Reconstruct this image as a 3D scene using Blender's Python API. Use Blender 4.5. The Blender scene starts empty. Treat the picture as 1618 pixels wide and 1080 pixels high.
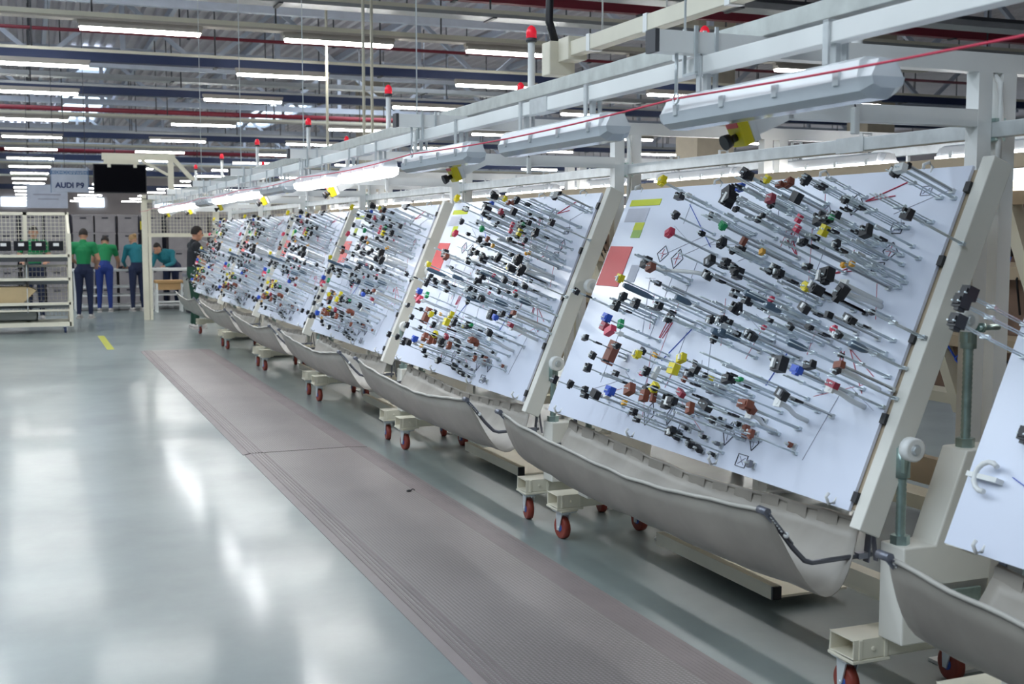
import bpy, bmesh, math, random
from mathutils import Vector, Matrix
from math import pi, sin, cos, radians
random.seed(7)
SC = bpy.context.scene; COL = SC.collection

# ---------------------------------------------------------------- camera
cam_d = bpy.data.cameras.new('camera'); cam = bpy.data.objects.new('camera', cam_d); COL.objects.link(cam)
cam_d.sensor_width = 36; cam_d.lens = 36 * 1900 / 1618; cam_d.clip_start = .05; cam_d.clip_end = 400
cam.location = (0, 0, 1.6)
cam.rotation_euler = (radians(90 - 5.083), 0, radians(-21.957))
cam_d.dof.use_dof = True; cam_d.dof.focus_distance = 6.2; cam_d.dof.aperture_fstop = 5.0
SC.camera = cam
# ---------------------------------------------------------------- world, exposure
w = bpy.data.worlds.new('world'); SC.world = w; w.use_nodes = True
bg = w.node_tree.nodes['Background']; bg.inputs[0].default_value = (.72, .84, 1, 1); bg.inputs[1].default_value = .11
vs = SC.view_settings; vs.view_transform = 'Standard'; vs.look = 'None'; vs.gamma = 1; vs.use_curve_mapping = False
vs.exposure = 0.2
TUBE = 40.0        # ceiling strip lights
FIXT = 14.0         # lamps of the line
# added fill lights: broad overhead panels, and strips in place of unseen lamp rows
def area(name, loc, size, energy, col=(.80, .91, 1), rot=(0, 0, 0)):
    d = bpy.data.lights.new(name, 'AREA'); d.shape = 'RECTANGLE'; d.size, d.size_y = size; d.energy = energy; d.color = col
    o = bpy.data.objects.new(name, d); COL.objects.link(o); o.location = loc; o.rotation_euler = rot
    return o
for i, y in enumerate([-4, 2, 8, 14, 20, 26, 32]):
    area('overhead_fill', (-3.6, y, 6.3), (5, 5.8), 210)  # added panels kept to the left, brightening the left floor by reflection
area('overhead_fill', (9, 30, 6.3), (3, 6), 220)  # added panel that keeps the ceiling from going dim
for i, y in enumerate([1, 5, 9, 13]):
    area('lamp_row_fill', (-1.8, y, 4.3), (6, .15), 60)  # added strips, shifted left so the floor by the carts stays dark

# ---------------------------------------------------------------- materials
def mat(name, c, rough=.5, metal=0, emit=0, var=.06, vscale=6, bump=0, bscale=40, coat=0, spec=.5, ecol=None, rvar=0):
    m = bpy.data.materials.new(name); m.use_nodes = True; nt = m.node_tree; b = nt.nodes['Principled BSDF']
    b.inputs['Roughness'].default_value = rough; b.inputs['Metallic'].default_value = metal
    b.inputs['Specular IOR Level'].default_value = spec
    b.inputs['Coat Weight'].default_value = coat
    tc = nt.nodes.new('ShaderNodeTexCoord'); nz = nt.nodes.new('ShaderNodeTexNoise')
    nz.inputs['Scale'].default_value = vscale; nz.inputs['Detail'].default_value = 4
    nt.links.new(tc.outputs['Object'], nz.inputs['Vector'])
    rp = nt.nodes.new('ShaderNodeValToRGB')
    rp.color_ramp.elements[0].position = .3; rp.color_ramp.elements[1].position = .7
    rp.color_ramp.elements[0].color = (*[max(0, k * (1 - var)) for k in c], 1)
    rp.color_ramp.elements[1].color = (*[min(1, k * (1 + var)) for k in c], 1)
    nt.links.new(nz.outputs['Fac'], rp.inputs['Fac']); nt.links.new(rp.outputs['Color'], b.inputs['Base Color'])
    if rvar:
        mr = nt.nodes.new('ShaderNodeMapRange'); mr.inputs['To Min'].default_value = max(0, rough - rvar); mr.inputs['To Max'].default_value = rough + rvar
        nt.links.new(nz.outputs['Fac'], mr.inputs['Value']); nt.links.new(mr.outputs['Result'], b.inputs['Roughness'])
    if bump:
        n2 = nt.nodes.new('ShaderNodeTexNoise'); n2.inputs['Scale'].default_value = bscale
        nt.links.new(tc.outputs['Object'], n2.inputs['Vector'])
        bp = nt.nodes.new('ShaderNodeBump'); bp.inputs['Strength'].default_value = bump; bp.inputs['Distance'].default_value = .01
        nt.links.new(n2.outputs['Fac'], bp.inputs['Height']); nt.links.new(bp.outputs['Normal'], b.inputs['Normal'])
    if emit:
        b.inputs['Emission Color'].default_value = (*(ecol or c), 1); b.inputs['Emission Strength'].default_value = emit
    return m
M = {}
def dm(k, *a, **kw): M[k] = mat(k, *a, **kw)
dm('cream', (.77, .73, .60), .42, vscale=3); dm('white_paint', (.84, .85, .84), .35, vscale=3)
dm('board', (.77, .82, .96), .22, var=.015, vscale=2, spec=.5); dm('ply', (.50, .36, .24), .6, var=.15, vscale=5)
dm('panel_brown', (.26, .17, .13), .6, var=.2); dm('edge_tan', (.52, .42, .30), .6)
dm('galv', (.66, .69, .70), .34, .45, var=.12, vscale=14); dm('rod', (.68, .75, .79), .28, .45); dm('zinc', (.66, .70, .72), .35, .5)
dm('zinc_green', (.38, .50, .48), .32, .85, var=.15, vscale=30); dm('steel_dark', (.20, .21, .25), .4, .7)
dm('black', (.012, .012, .016), .4); dm('rubber', (.02, .02, .022), .7); dm('cap_dark', (.06, .06, .07), .5)
dm('yellow', (.80, .66, .02), .4); dm('red', (.40, .05, .04), .4); dm('crimson', (.35, .03, .06), .4); dm('blue', (.03, .10, .55), .4)
dm('green', (.02, .35, .12), .45); dm('orange', (.85, .42, .03), .4); dm('slate', (.09, .14, .20), .4); dm('pink', (.70, .06, .12), .4)
dm('brown', (.24, .07, .04), .5); dm('grey_plastic', (.22, .23, .27), .5); dm('white_plastic', (.82, .83, .82), .35)
dm('red_card', (.80, .13, .13), .5, var=.03); dm('lime', (.62, .68, .02), .5, var=.03); dm('label_green', (.35, .55, .12), .5); dm('print_grey', (.55, .57, .66), .6)
dm('ink', (.05, .05, .08), .6); dm('ink_grey', (.35, .36, .45), .6); dm('ink_red', (.65, .16, .2), .6); dm('cord_red', (.62, .03, .08), .5)
dm('fabric', (.31, .285, .25), .4, var=.14, vscale=3, bump=.5, bscale=7); dm('hem', (.46, .44, .40), .45)
dm('wheel', (.24, .035, .02), .5); dm('blue_cap', (.03, .09, .4), .4)
dm('beacon', (.75, .02, .04), .25, emit=.35, ecol=(.9, .02, .05)); dm('lens', (.56, .60, .64), .08, var=.05)
dm('tube', (1, 1, .97), .5, emit=TUBE, ecol=(1, 1, .96)); dm('fixt', (1, 1, 1), .5, emit=FIXT, ecol=(1, 1, 1))
dm('navy', (.02, .035, .10), .5); dm('tray', (.45, .46, .47), .45, .5); dm('pipe_red', (.28, .03, .05), .5); dm('trunking', (.52, .47, .42), .5)
dm('deck', (.70, .64, .67), .6, var=.08, vscale=1); dm('truss', (.56, .60, .70), .5); dm('concrete_col', (.55, .48, .38), .8)
dm('sky_pane', (.8, .9, 1), .4, emit=2.2, ecol=(.72, .87, 1)); dm('wallp', (.50, .45, .45), .7, vscale=1)
dm('tote', (.36, .33, .34), .6, var=.06); dm('dark', (.03, .03, .05), .6); dm('cardboard', (.55, .42, .24), .7); dm('wood', (.60, .36, .16), .6)
dm('skin', (.55, .28, .18), .5, var=.04); dm('shirt_green', (.01, .23, .08), .8); dm('shirt_teal', (.01, .16, .20), .8); dm('shirt_black', (.012, .014, .02), .8)
dm('jeans', (.012, .02, .06), .8); dm('trouser_blue', (.015, .04, .22), .8); dm('trouser_green', (.01, .05, .03), .8); dm('hair_dark', (.02, .013, .01), .7); dm('hair_blond', (.36, .22, .10), .7)
dm('shoe', (.55, .52, .5), .6); dm('screen', (.002, .002, .004), .9, spec=.1); dm('sign', (.42, .46, .55), .5); dm('sign_band', (.10, .18, .32), .5); dm('ink_blue', (.01, .025, .10), .6)
dm('mark_yellow', (.36, .37, .04), .6); dm('cab_grey', (.42, .43, .40), .6)

# ---------------------------------------------------------------- mesh builder
class MB:
    def __init__(s): s.v = []; s.f = []; s.m = []; s.cur = 0; s.sm = []
    def mi(s, i): s.cur = i; return s
    def add(s, vs, fs, smooth=False):
        o = len(s.v); s.v += [tuple(v) for v in vs]
        for f in fs: s.f.append(tuple(i + o for i in f)); s.m.append(s.cur); s.sm.append(smooth)
        return s
    def box(s, c, d, R=None):
        hx, hy, hz = d[0] / 2, d[1] / 2, d[2] / 2
        P = [Vector((x, y, z)) for z in (-hz, hz) for y in (-hy, hy) for x in (-hx, hx)]
        if R is not None: P = [R @ p for p in P]
        return s.add([p + Vector(c) for p in P], [(0, 2, 3, 1), (4, 5, 7, 6), (0, 1, 5, 4), (2, 6, 7, 3), (0, 4, 6, 2), (1, 3, 7, 5)])
    def bb(s, a, b): return s.box([(a[i] + b[i]) / 2 for i in range(3)], [abs(b[i] - a[i]) for i in range(3)])
    def bar(s, a, b, w, h, up=(0, 0, 1)):
        a, b = Vector(a), Vector(b); z = (b - a); L = z.length; z.normalize(); u = Vector(up)
        x = u.cross(z)
        if x.length < 1e-4: x = Vector((1, 0, 0)).cross(z)
        x.normalize(); y = z.cross(x)
        return s.box((a + b) / 2, (w, h, L), Matrix((x, y, z)).transposed())
    def tube(s, pts, r, n=8, cap=True, smooth=True):
        pts = [Vector(p) for p in pts]; rs = r if isinstance(r, (list, tuple)) else [r] * len(pts)
        o = []; ref = None
        for i, p in enumerate(pts):
            t = (pts[min(i + 1, len(pts) - 1)] - pts[max(i - 1, 0)]).normalized()
            if ref is None: ref = Vector((0, 0, 1)) if abs(t.z) < .9 else Vector((1, 0, 0))
            x = ref.cross(t).normalized(); y = t.cross(x); ref = y.cross(x) * -1 if False else ref
            o += [p + (x * cos(2 * pi * k / n) + y * sin(2 * pi * k / n)) * rs[i] for k in range(n)]
        F = [(i * n + k, i * n + (k + 1) % n, (i + 1) * n + (k + 1) % n, (i + 1) * n + k) for i in range(len(pts) - 1) for k in range(n)]
        s.add(o, F, smooth)
        if cap:
            s.add(o[:n], [tuple(range(n))[::-1]]); s.add(o[-n:], [tuple(range(n))])
        return s
    def cyl(s, a, b, r, n=12, r2=None): return s.tube([a, b], [r, r if r2 is None else r2], n)
    def prism(s, prof, fn, t0, t1):     # prof: 2-D outline, fn(p, t) -> 3-D
        n = len(prof); P = [fn(p, t0) for p in prof] + [fn(p, t1) for p in prof]
        return s.add(P, [tuple(range(n))[::-1], tuple(range(n, 2 * n))] + [(i, (i + 1) % n, n + (i + 1) % n, n + i) for i in range(n)])
    def ball(s, c, r, n=10, m=6, R=None):
        r = r if isinstance(r, (tuple, list)) else (r, r, r); P = []; F = []
        for j in range(m + 1):
            a = pi * j / m
            for k in range(n):
                p = Vector((r[0] * sin(a) * cos(2 * pi * k / n), r[1] * sin(a) * sin(2 * pi * k / n), r[2] * cos(a)))
                P.append((R @ p if R is not None else p) + Vector(c))
        F = [(j * n + k, (j + 1) * n + k, (j + 1) * n + (k + 1) % n, j * n + (k + 1) % n) for j in range(m) for k in range(n)]
        return s.add(P, F, True)
    def mesh(s, name, mats):
        me = bpy.data.meshes.new(name); me.from_pydata(s.v, [], s.f); me.update()
        for k in mats: me.materials.append(M[k])
        me.polygons.foreach_set('material_index', s.m); me.polygons.foreach_set('use_smooth', s.sm)
        bm = bmesh.new(); bm.from_mesh(me); bmesh.ops.remove_doubles(bm, verts=bm.verts, dist=1e-6); bmesh.ops.recalc_face_normals(bm, faces=bm.faces); bm.to_mesh(me); bm.free()
        return me
    def build(s, name, mats, parent=None, **kw):
        return link(name, s.mesh(name, [mats] if isinstance(mats, str) else mats), parent, **kw)
def link(name, me, parent=None, matrix=None, kind=None, label=None, bevel=0):
    o = bpy.data.objects.new(name, me); COL.objects.link(o)
    if parent is not None: o.parent = parent
    if matrix is not None: o.matrix_local = matrix
    if kind: o['kind'] = kind
    if label: o['label'] = label
    if bevel:
        b = o.modifiers.new('bevel', 'BEVEL'); b.width = bevel; b.segments = 2; b.limit_method = 'ANGLE'
    return o
def tag(o, label, cat, group=None):
    o['label'] = label; o['category'] = cat
    if group: o['group'] = group
    return o
def thing(name, label, cat, loc=(0, 0, 0), group=None, rz=0):
    o = bpy.data.objects.new(name, None); COL.objects.link(o); o.location = loc; o.rotation_euler = (0, 0, rz); o.empty_display_size = .1
    return tag(o, label, cat, group)
def copy_tree(o, parent=None):
    c = o.copy(); COL.objects.link(c)
    if parent is not None: c.parent = parent
    for ch in list(o.children): copy_tree(ch, c)
    return c
def struct(o): o['kind'] = 'structure'; return o
def T(x, y, z): return Matrix.Translation((x, y, z))
def Sc(x, y, z): return Matrix.Diagonal((x, y, z, 1))
ORD = ['first', 'second', 'third', 'fourth', 'fifth', 'sixth', 'seventh', 'eighth', 'ninth', 'tenth', 'eleventh', 'twelfth', 'thirteenth', 'fourteenth', 'fifteenth', 'sixteenth', 'seventeenth', 'eighteenth', 'nineteenth', 'twentieth', 'twenty-first', 'twenty-second']

# ================================================================ floor
def floor_mat():
    m = bpy.data.materials.new('polished_concrete'); m.use_nodes = True; nt = m.node_tree; b = nt.nodes['Principled BSDF']; N = nt.nodes.new; L = nt.links.new
    tc = N('ShaderNodeTexCoord'); n1 = N('ShaderNodeTexNoise'); n1.inputs['Scale'].default_value = .8; n1.inputs['Detail'].default_value = 7; n1.inputs['Roughness'].default_value = .62
    L(tc.outputs['Object'], n1.inputs['Vector'])
    r = N('ShaderNodeValToRGB'); r.color_ramp.elements[0].position = .32; r.color_ramp.elements[1].position = .68
    r.color_ramp.elements[0].color = (.12, .155, .16, 1); r.color_ramp.elements[1].color = (.22, .27, .265, 1)
    L(n1.outputs['Fac'], r.inputs['Fac']); L(r.outputs['Color'], b.inputs['Base Color'])
    n2 = N('ShaderNodeTexNoise'); n2.inputs['Scale'].default_value = 1.3; n2.inputs['Detail'].default_value = 6; L(tc.outputs['Object'], n2.inputs['Vector'])
    mr = N('ShaderNodeMapRange'); mr.inputs['To Min'].default_value = .29; mr.inputs['To Max'].default_value = .44; L(n2.outputs['Fac'], mr.inputs['Value'])
    L(mr.outputs['Result'], b.inputs['Roughness'])
    b.inputs['IOR'].default_value = 2.1; b.inputs['Coat Weight'].default_value = .32; b.inputs['Coat Roughness'].default_value = .13; b.inputs['Coat IOR'].default_value = 1.5
    return m
M['floor'] = floor_mat()
struct(MB().bb((-14, -10, -.1), (40, 112, 0)).build('floor', 'floor'))

# mats along the line: thin rubber sheets with low ribs
def mat_material():
    m = bpy.data.materials.new('ribbed_mat'); m.use_nodes = True; nt = m.node_tree; b = nt.nodes['Principled BSDF']; N = nt.nodes.new; L = nt.links.new
    tc = N('ShaderNodeTexCoord'); ck = N('ShaderNodeTexVoronoi'); ck.inputs['Scale'].default_value = 58; ck.inputs['Randomness'].default_value = 0
    L(tc.outputs['Object'], ck.inputs['Vector'])
    r = N('ShaderNodeValToRGB'); r.color_ramp.elements[0].position = .25; r.color_ramp.elements[1].position = .55
    r.color_ramp.elements[0].color = (.37, .335, .33, 1); r.color_ramp.elements[1].color = (.20, .175, .17, 1)
    L(ck.outputs['Distance'], r.inputs['Fac'])
    nz = N('ShaderNodeTexNoise'); nz.inputs['Scale'].default_value = 1.1; nz.inputs['Detail'].default_value = 5; L(tc.outputs['Object'], nz.inputs['Vector'])
    mx = N('ShaderNodeMix'); mx.data_type = 'RGBA'; mx.inputs[0].default_value = .35; mx.blend_type = 'OVERLAY'
    L(r.outputs['Color'], mx.inputs[6]); L(nz.outputs['Fac'], mx.inputs[7]); L(mx.outputs[2], b.inputs['Base Color'])
    b.inputs['Roughness'].default_value = .42
    bp = N('ShaderNodeBump'); bp.inputs['Strength'].default_value = .6; bp.inputs['Distance'].default_value = .004; bp.invert = True
    L(ck.outputs['Distance'], bp.inputs['Height']); L(bp.outputs['Normal'], b.inputs['Normal'])
    return m
M['mat'] = mat_material(); dm('mat_edge', (.22, .185, .185), .5, var=.1, vscale=4)
def floor_mat_thing(y0, y1, x0, x1, label):
    t = thing('floor_mat', label, 'floor mat', ((x0 + x1) / 2, (y0 + y1) / 2, 0), 'anti-fatigue mats along the line')
    hw, hl = (x1 - x0) / 2, (y1 - y0) / 2
    MB().bb((-hw + .05, -hl, 0), (hw - .16, hl, .012)).build('mat_top', 'mat', t)
    e = MB(); e.prism([(hw - .16, 0), (hw, 0), (hw, .003), (hw - .16, .012)], lambda p, y: (p[0], y, p[1]), -hl, hl)
    for k in range(7): e.bb((hw - .155 + k * .021, -hl, .002), (hw - .147 + k * .021, hl, .0125 - k * .0012))
    e.build('ramped_edge', 'mat_edge', t, label='darker ribbed edge strip')
    e = MB(); e.prism([(-hw, 0), (-hw + .05, 0), (-hw + .05, .012), (-hw, .003)], lambda p, y: (p[0], y, p[1]), -hl, hl)
    for k in range(5): e.bb((-hw + .045 + k * .022, -hl, .011), (-hw + .053 + k * .022, hl, .0145))
    e.build('ramped_edge', 'mat_edge', t)
floor_mat_thing(1.6, 8.75, 1.43, 2.36, 'grey brown studded rubber mat nearest the camera, before the first carts')
floor_mat_thing(8.77, 17.2, 1.42, 2.35, 'grey brown studded rubber mat farther off, ending near the mesh partition')
tag(MB().bb((-.05, -1.25, 0), (.05, 1.25, .002)).build('floor_marking', 'mark_yellow', matrix=T(1.06, 18.9, 0)), 'short yellow line painted on the floor beyond the mats', 'floor marking')
# ================================================================ hall: ceiling, trusses, services
mb = MB(); prof = []; x = -12.0
while x < 40: prof += [(x, 0), (x + .10, 0), (x + .14, .09), (x + .26, .09)]; x += .30
n = len(prof)
mb.add([(p[0], -10, 6.7 + p[1]) for p in prof] + [(p[0], 110, 6.7 + p[1]) for p in prof], [(i, i + 1, n + i + 1, n + i) for i in range(n - 1)])
ceiling = struct(mb.build('ceiling', 'deck'))
wr = struct(MB().bb((40, -10, 0), (40.2, 112, 7)).build('wall_right', 'wallp'))
for k in range(14):
    MB().bb((39.9, 20 + k * 6.5, 2.6), (39.98, 24.6 + k * 6.5, 4.6)).build('window_pane', 'sky_pane', wr)
wb = struct(MB().bb((-14, 110, 0), (40, 110.3, 7)).build('wall_back', 'wallp'))
for k in range(8): MB().bb((-8 + k * 6.2, 109.85, 4.0), (-6 + k * 6.2, 109.95, 4.75)).build('window_pane', 'sky_pane', wb)
SKY = [(1.9, 37, .5, 1.6, 'above the second ceiling duct, smallest'), (2.1, 50, .8, 5, 'left one of the pair beyond the red pipe'), (9.3, 50, .9, 5, 'right one of the pair beyond the red pipe'), (18, 46, .9, 2.6, 'far right above the middle carts'), (-1, 62, 2.2, 2.0, 'farther, low above the rack')]
# roof windows seen between the ducts
for k, (x, y, lx, ly, lab) in enumerate(SKY):
    t = thing('skylight', 'bright bluish roof skylight ' + lab, 'skylight', (x, y, 6.5))
    MB().bb((-lx, -ly, 0), (lx, ly, .03)).build('pane', 'sky_pane', t)
    f = MB()
    for s in (-1, 1): f.bb((-lx - .1, s * ly - .06, -.1), (lx + .1, s * ly + .06, .06)); f.bb((s * lx - .06, -ly, -.1), (s * lx + .06, ly, .06))
    f.build('frame', 'truss', t)
# trusses across the hall
TX0, TX1, ZB, ZT = -6, 26, 5.1, 6.45
ch_b = MB().bb((TX0, -.07, ZB - .07), (TX1, .07, ZB + .07)).mesh('bottom_chord', ['truss'])
ch_t = MB().bb((TX0, -.07, ZT - .08), (TX1, .07, ZT + .08)).mesh('top_chord', ['truss'])
dg = [MB().bar((0, 0, ZB), (s * 1.6, 0, ZT), .09, .09, (0, 1, 0)).mesh('diagonal', ['truss']) for s in (1, -1)]
vt = MB().bb((-.05, -.05, ZB), (.05, .05, ZT)).mesh('post', ['truss'])
for k, y in enumerate([19.2, 26.5, 34, 42, 50, 60, 72]):
    t = thing('roof_truss', f'pale blue grey steel roof truss, {ORD[k]} one from the camera', 'roof truss', (0, y, 0), 'roof trusses')
    link('bottom_chord', ch_b, t); link('top_chord', ch_t, t)
    for j in range(10 if k < 4 else 8):
        x0 = TX0 + 3.2 * j
        link('diagonal', dg[0], t, T(x0, 0, 0)); link('diagonal', dg[1], t, T(x0 + 3.2, 0, 0)); link('post', vt, t, T(x0 + 1.6, 0, 0))
pu = MB().bb((-.05, 15, 6.5), (.05, 75, 6.66)).mesh('purlin', ['truss'])
for k in range(9):
    tag(link('purlin', pu, None, T(-2 + k * 2.6, 0, 0)), f'long pale steel purlin along the hall under the deck, {ORD[k]} from the left', 'purlin', 'roof purlins')
# ceiling strip lights
ROWY = [16.9, 20.75, 24.8, 30.6, 36, 41, 46, 51.5, 57, 62.5, 68, 74, 80, 87, 94, 102]
hous = MB().bb((-.78, -.075, 0), (.78, .075, .05)); hous.bb((-.8, -.05, .05), (.8, .05, .09)); hous = hous.mesh('housing', ['trunking'])
tb = MB().prism([(-.065, 0), (-.05, -.035), (.05, -.035), (.065, 0)], lambda p, x: (x, p[0], p[1]), -.76, .76).mesh('diffuser', ['tube'])
both = MB().bb((-.78, -.075, 0), (.78, .075, .05)); both.mi(1); both.prism([(-.07, 0), (-.05, -.04), (.05, -.04), (.07, 0)], lambda p, x: (x, p[0], p[1]), -.76, .76)
both = both.mesh('ceiling_light', ['trunking', 'tube'])
for r, y in enumerate(ROWY):
    vis = r + 1
    xs = [.75 + 2.68 * k for k in range(-1, 5)] if r == 0 else [-.5 + 3.9 * k for k in range(-1 if y < 14 else 0, max(3, min(10, int((.62 * y + 3) / 3.9) + 1)))]
    for k, x in enumerate(xs):
        lab, grp = f'lit white strip light, {ORD[k]} from the left in the {ORD[r]} ceiling row from the camera', f'strip lights of the {ORD[r]} ceiling row'
        if 0 < vis <= 5:
            t = thing('ceiling_light', lab, 'ceiling light', (x + .76, y, 4.3), grp); link('housing', hous, t); link('diffuser', tb, t)
        else:
            tag(link('ceiling_light', both, None, T(x + .76, y, 4.3)), lab, 'ceiling light', grp)
    if r in (0, 3, 5, 7, 9):
        x1 = max(12, .62 * y + 4)
        t = thing('lighting_rail', f'cream lighting rail carrying the {ORD[vis - 1]} row of strip lights', 'lighting rail', (0, y, 4.39), 'lighting rails')
        MB().bb((-3, -.11, 0), (x1, .11, .03)).build('channel', 'trunking', t)
        f = MB().bb((-3, -.12, .03), (x1, -.10, .09)); f.bb((-3, .10, .03), (x1, .12, .09)); f.build('flange', 'cream', t)
        for k in range(int(x1 / 2.4) + 1): MB().cyl((-1.5 + 2.4 * k, 0, .03), (-1.5 + 2.4 * k, 0, 2.3), .012, 5).build('hanger_rod', 'cap_dark', t)
# ducts, trays and pipes across the hall
def run(name, label, cat, y, z, hgt, dep, mt, x0=-4, x1=24, hang=3.0, rim=None):
    t = thing(name, label, cat, (0, y, z))
    if name == 'pipe': MB().cyl((x0, 0, 0), (x1, 0, 0), hgt / 2, 10).build('pipe_run', mt, t)
    else: MB().bb((x0, -dep / 2, -hgt / 2), (x1, dep / 2, hgt / 2)).build('run', mt, t)
    if rim:
        f = MB()
        for s in (-1, 1): f.bb((x0, s * dep / 2 - .015, hgt / 2), (x1, s * dep / 2 + .015, hgt / 2 + .05))
        f.build('rim', rim, t)
    k = x0 + 1.2
    while k < x1:
        h = MB().cyl((k, 0, 0), (k, 0, 6.6 - z), .014, 5); h.bb((k - .03, -dep / 2 - .02, -hgt / 2 - .02), (k + .03, dep / 2 + .02, -hgt / 2)); h.build('hanger', 'cap_dark', t); k += hang
run('cable_tray', 'galvanised cable tray high above the first lighting rail', 'cable tray', 16.2, 4.66, .05, .35, 'tray', rim='cream')
run('cable_tray', 'dark cable tray at the very top edge of the view', 'cable tray', 14.6, 4.75, .09, .4, 'tray', rim='cap_dark')
run('bus_duct', 'navy blue bus duct with cream top, nearest of the four', 'duct', 21.9, 4.6, .15, .2, 'navy', rim='cream')
run('bus_duct', 'navy blue bus duct, second from the camera', 'duct', 26.9, 4.6, .15, .2, 'navy', rim='tray', x1=30)
run('bus_duct', 'navy blue bus duct beyond the red pipe, third from the camera', 'duct', 38.2, 4.55, .16, .2, 'navy', rim='tray', x1=32)
run('bus_duct', 'navy blue bus duct, farthest, low above the line end', 'duct', 47.6, 4.45, .2, .2, 'navy', x1=36)
run('bus_duct', 'dark blue bus duct far behind the hanging sign', 'duct', 58, 4.4, .22, .2, 'navy', x1=40)
run('bus_duct', 'dark blue bus duct farthest of all, behind the monitor', 'duct', 76, 4.4, .3, .2, 'navy', x1=40)
run('cable_tray', 'grey cable tray between the second duct and red pipe', 'cable tray', 28.6, 5.1, .1, .4, 'tray', x1=30)
run('cable_tray', 'grey cable tray beyond the red pipe', 'cable tray', 40.5, 4.8, .18, .5, 'tray', x1=32)
run('air_duct', 'wide pale air duct low in the far ceiling', 'duct', 54, 4.75, .4, .5, 'truss', x1=38)
run('pipe', 'dark red sprinkler pipe crossing above the first lamp row', 'pipe', 20.2, 5.45, .07, .07, 'pipe_red')
run('pipe', 'dark red pipe crossing just above the third lamp row', 'pipe', 32.2, 4.72, .12, .12, 'pipe_red', x1=30)
run('pipe', 'dark red sprinkler pipe between the trusses', 'pipe', 25.5, 5.6, .07, .07, 'pipe_red')
run('pipe', 'thin dark red pipe farther along the ceiling', 'pipe', 48.5, 4.75, .16, .1, 'pipe_red', x1=36)
run('red_beam', 'thick dark red steel beam at the top, right of centre', 'beam', 16.6, 5.02, .16, .14, 'pipe_red', x0=4.6, x1=22)
for k, (x, y, wd) in enumerate([(14.4, 24, .95), (19.4, 24.5, .8), (10.5, 38, .9)]):
    struct(MB().bb((x - wd / 2, y - wd / 2, 0), (x + wd / 2, y + wd / 2, 6.7)).build('column', 'concrete_col'))
# ================================================================ the line's overhead frame
PIT = 2.855; YP0 = 3.43; NP = 7
def tubebox(mb, a, b): return mb.bb(a, b)
gantry = []
post_m = MB().bb((-.031, -.031, 0), (.031, .031, 2.177)).mesh('post', ['white_paint'])
beam_m = MB().bb((1.87, -.03, 2.177), (5.64, .03, 2.245)).mesh('top_beam', ['white_paint'])
cap_m = MB().bb((1.855, -.032, 2.175), (1.87, .032, 2.247)).mesh('end_cap', ['cap_dark'])
arm = MB(); arm.bb((2.36, -.03, 1.985), (3.17, .03, 2.045)); arm.bar((2.37, 0, 2.015), (2.235, 0, 1.955), .06, .06, (0, 1, 0)); arm_m = arm.mesh('switch_arm', ['white_paint'])
cl = MB()
for x in (2.0, 2.075): cl.bb((x - .006, -.04, 2.115), (x + .006, -.033, 2.262)); cl.bb((x - .006, .033, 2.115), (x + .006, .04, 2.262)); cl.bb((x - .006, -.04, 2.11), (x + .006, .04, 2.118))
clamp_m = cl.mesh('rail_clamp', ['zinc'])
foot_m = MB().bb((-.08, -.08, 0), (.08, .08, .012)).mesh('foot_plate', ['white_paint'])
jc = MB().bb((3.222, -.05, 1.935), (3.268, .05, 1.947)).bb((3.222, -.05, 2.003), (3.268, .05, 2.015)).mesh('rail_bracket', ['zinc_green'])
for k in range(NP):
    y = YP0 + PIT * k
    t = thing('portal_frame', f'white square tube portal frame over the line, {ORD[k]} from the camera', 'frame', (0, y, 0), 'portal frames over the line')
    for x in (3.19, 3.30, 4.20, 4.31):
        p = link('post', post_m, t, T(x, 0, 0)); link('foot_plate', foot_m, p)
    link('top_beam', beam_m, t); link('end_cap', cap_m, t); link('switch_arm', arm_m, t); link('rail_clamp', clamp_m, t); link('rail_bracket', jc, t)
    c = MB().tube([(3.24, 0, 2.185), (3.245, -.04, 2.14), (3.25, -.045, 2.04), (3.235, -.045, 1.7)], .012, 8).build('conduit', 'white_plastic', t)
    # emergency stop on the arm
    R = Matrix.Rotation(radians(-24), 4, 'Y')
    e = thing('emergency_stop', f'yellow emergency stop box on the arm of the {ORD[k]} portal', 'switch', (2.20, y, 1.94), 'emergency stops along the line'); e.rotation_euler = (0, radians(-24), 0)
    MB().bb((-.03, -.04, -.045), (.01, .04, .045)).build('housing', 'yellow', e, bevel=.006); MB().bb((.01, -.04, -.045), (.035, .04, .045)).build('back_box', 'white_plastic', e, bevel=.004)
    b = MB().cyl((-.03, 0, -.01), (-.055, 0, -.01), .013, 10); b.cyl((-.055, 0, -.01), (-.08, 0, -.01), .022, 12, .026); b.build('push_button', 'black', e)
    MB().bb((-.034, -.034, .022), (-.029, .03, .04)).build('tag', 'red_card', e)
    # beacons
    for x, z, nm in ((2.65, 2.67, 'front'), (3.76, 2.74, 'rear')):
        t2 = thing('beacon_pole', f'red signal lamp on a white pole, {nm} row, at the {ORD[k]} portal', 'signal lamp', (x, y, 2.04 if nm == 'front' else 2.25), f'{nm} signal lamps of the line')
        q = MB().cyl((0, 0, 0), (0, 0, z - (2.04 if nm == 'front' else 2.25)), .02, 10); q.build('pole', 'white_paint', t2)
        z -= (2.04 if nm == 'front' else 2.25)
        MB().cyl((0, 0, z), (0, 0, z + .02), .03, 12).build('lamp_base', 'cap_dark', t2)
        MB().tube([(0, 0, z + .02), (0, 0, z + .06), (0, 0, z + .08), (0, 0, z + .09)], [.03, .029, .02, .006], 12).build('lamp_lens', 'beacon', t2)
dm('galv_dull', (.52, .55, .53), .4, .5, var=.12, vscale=14)
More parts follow.
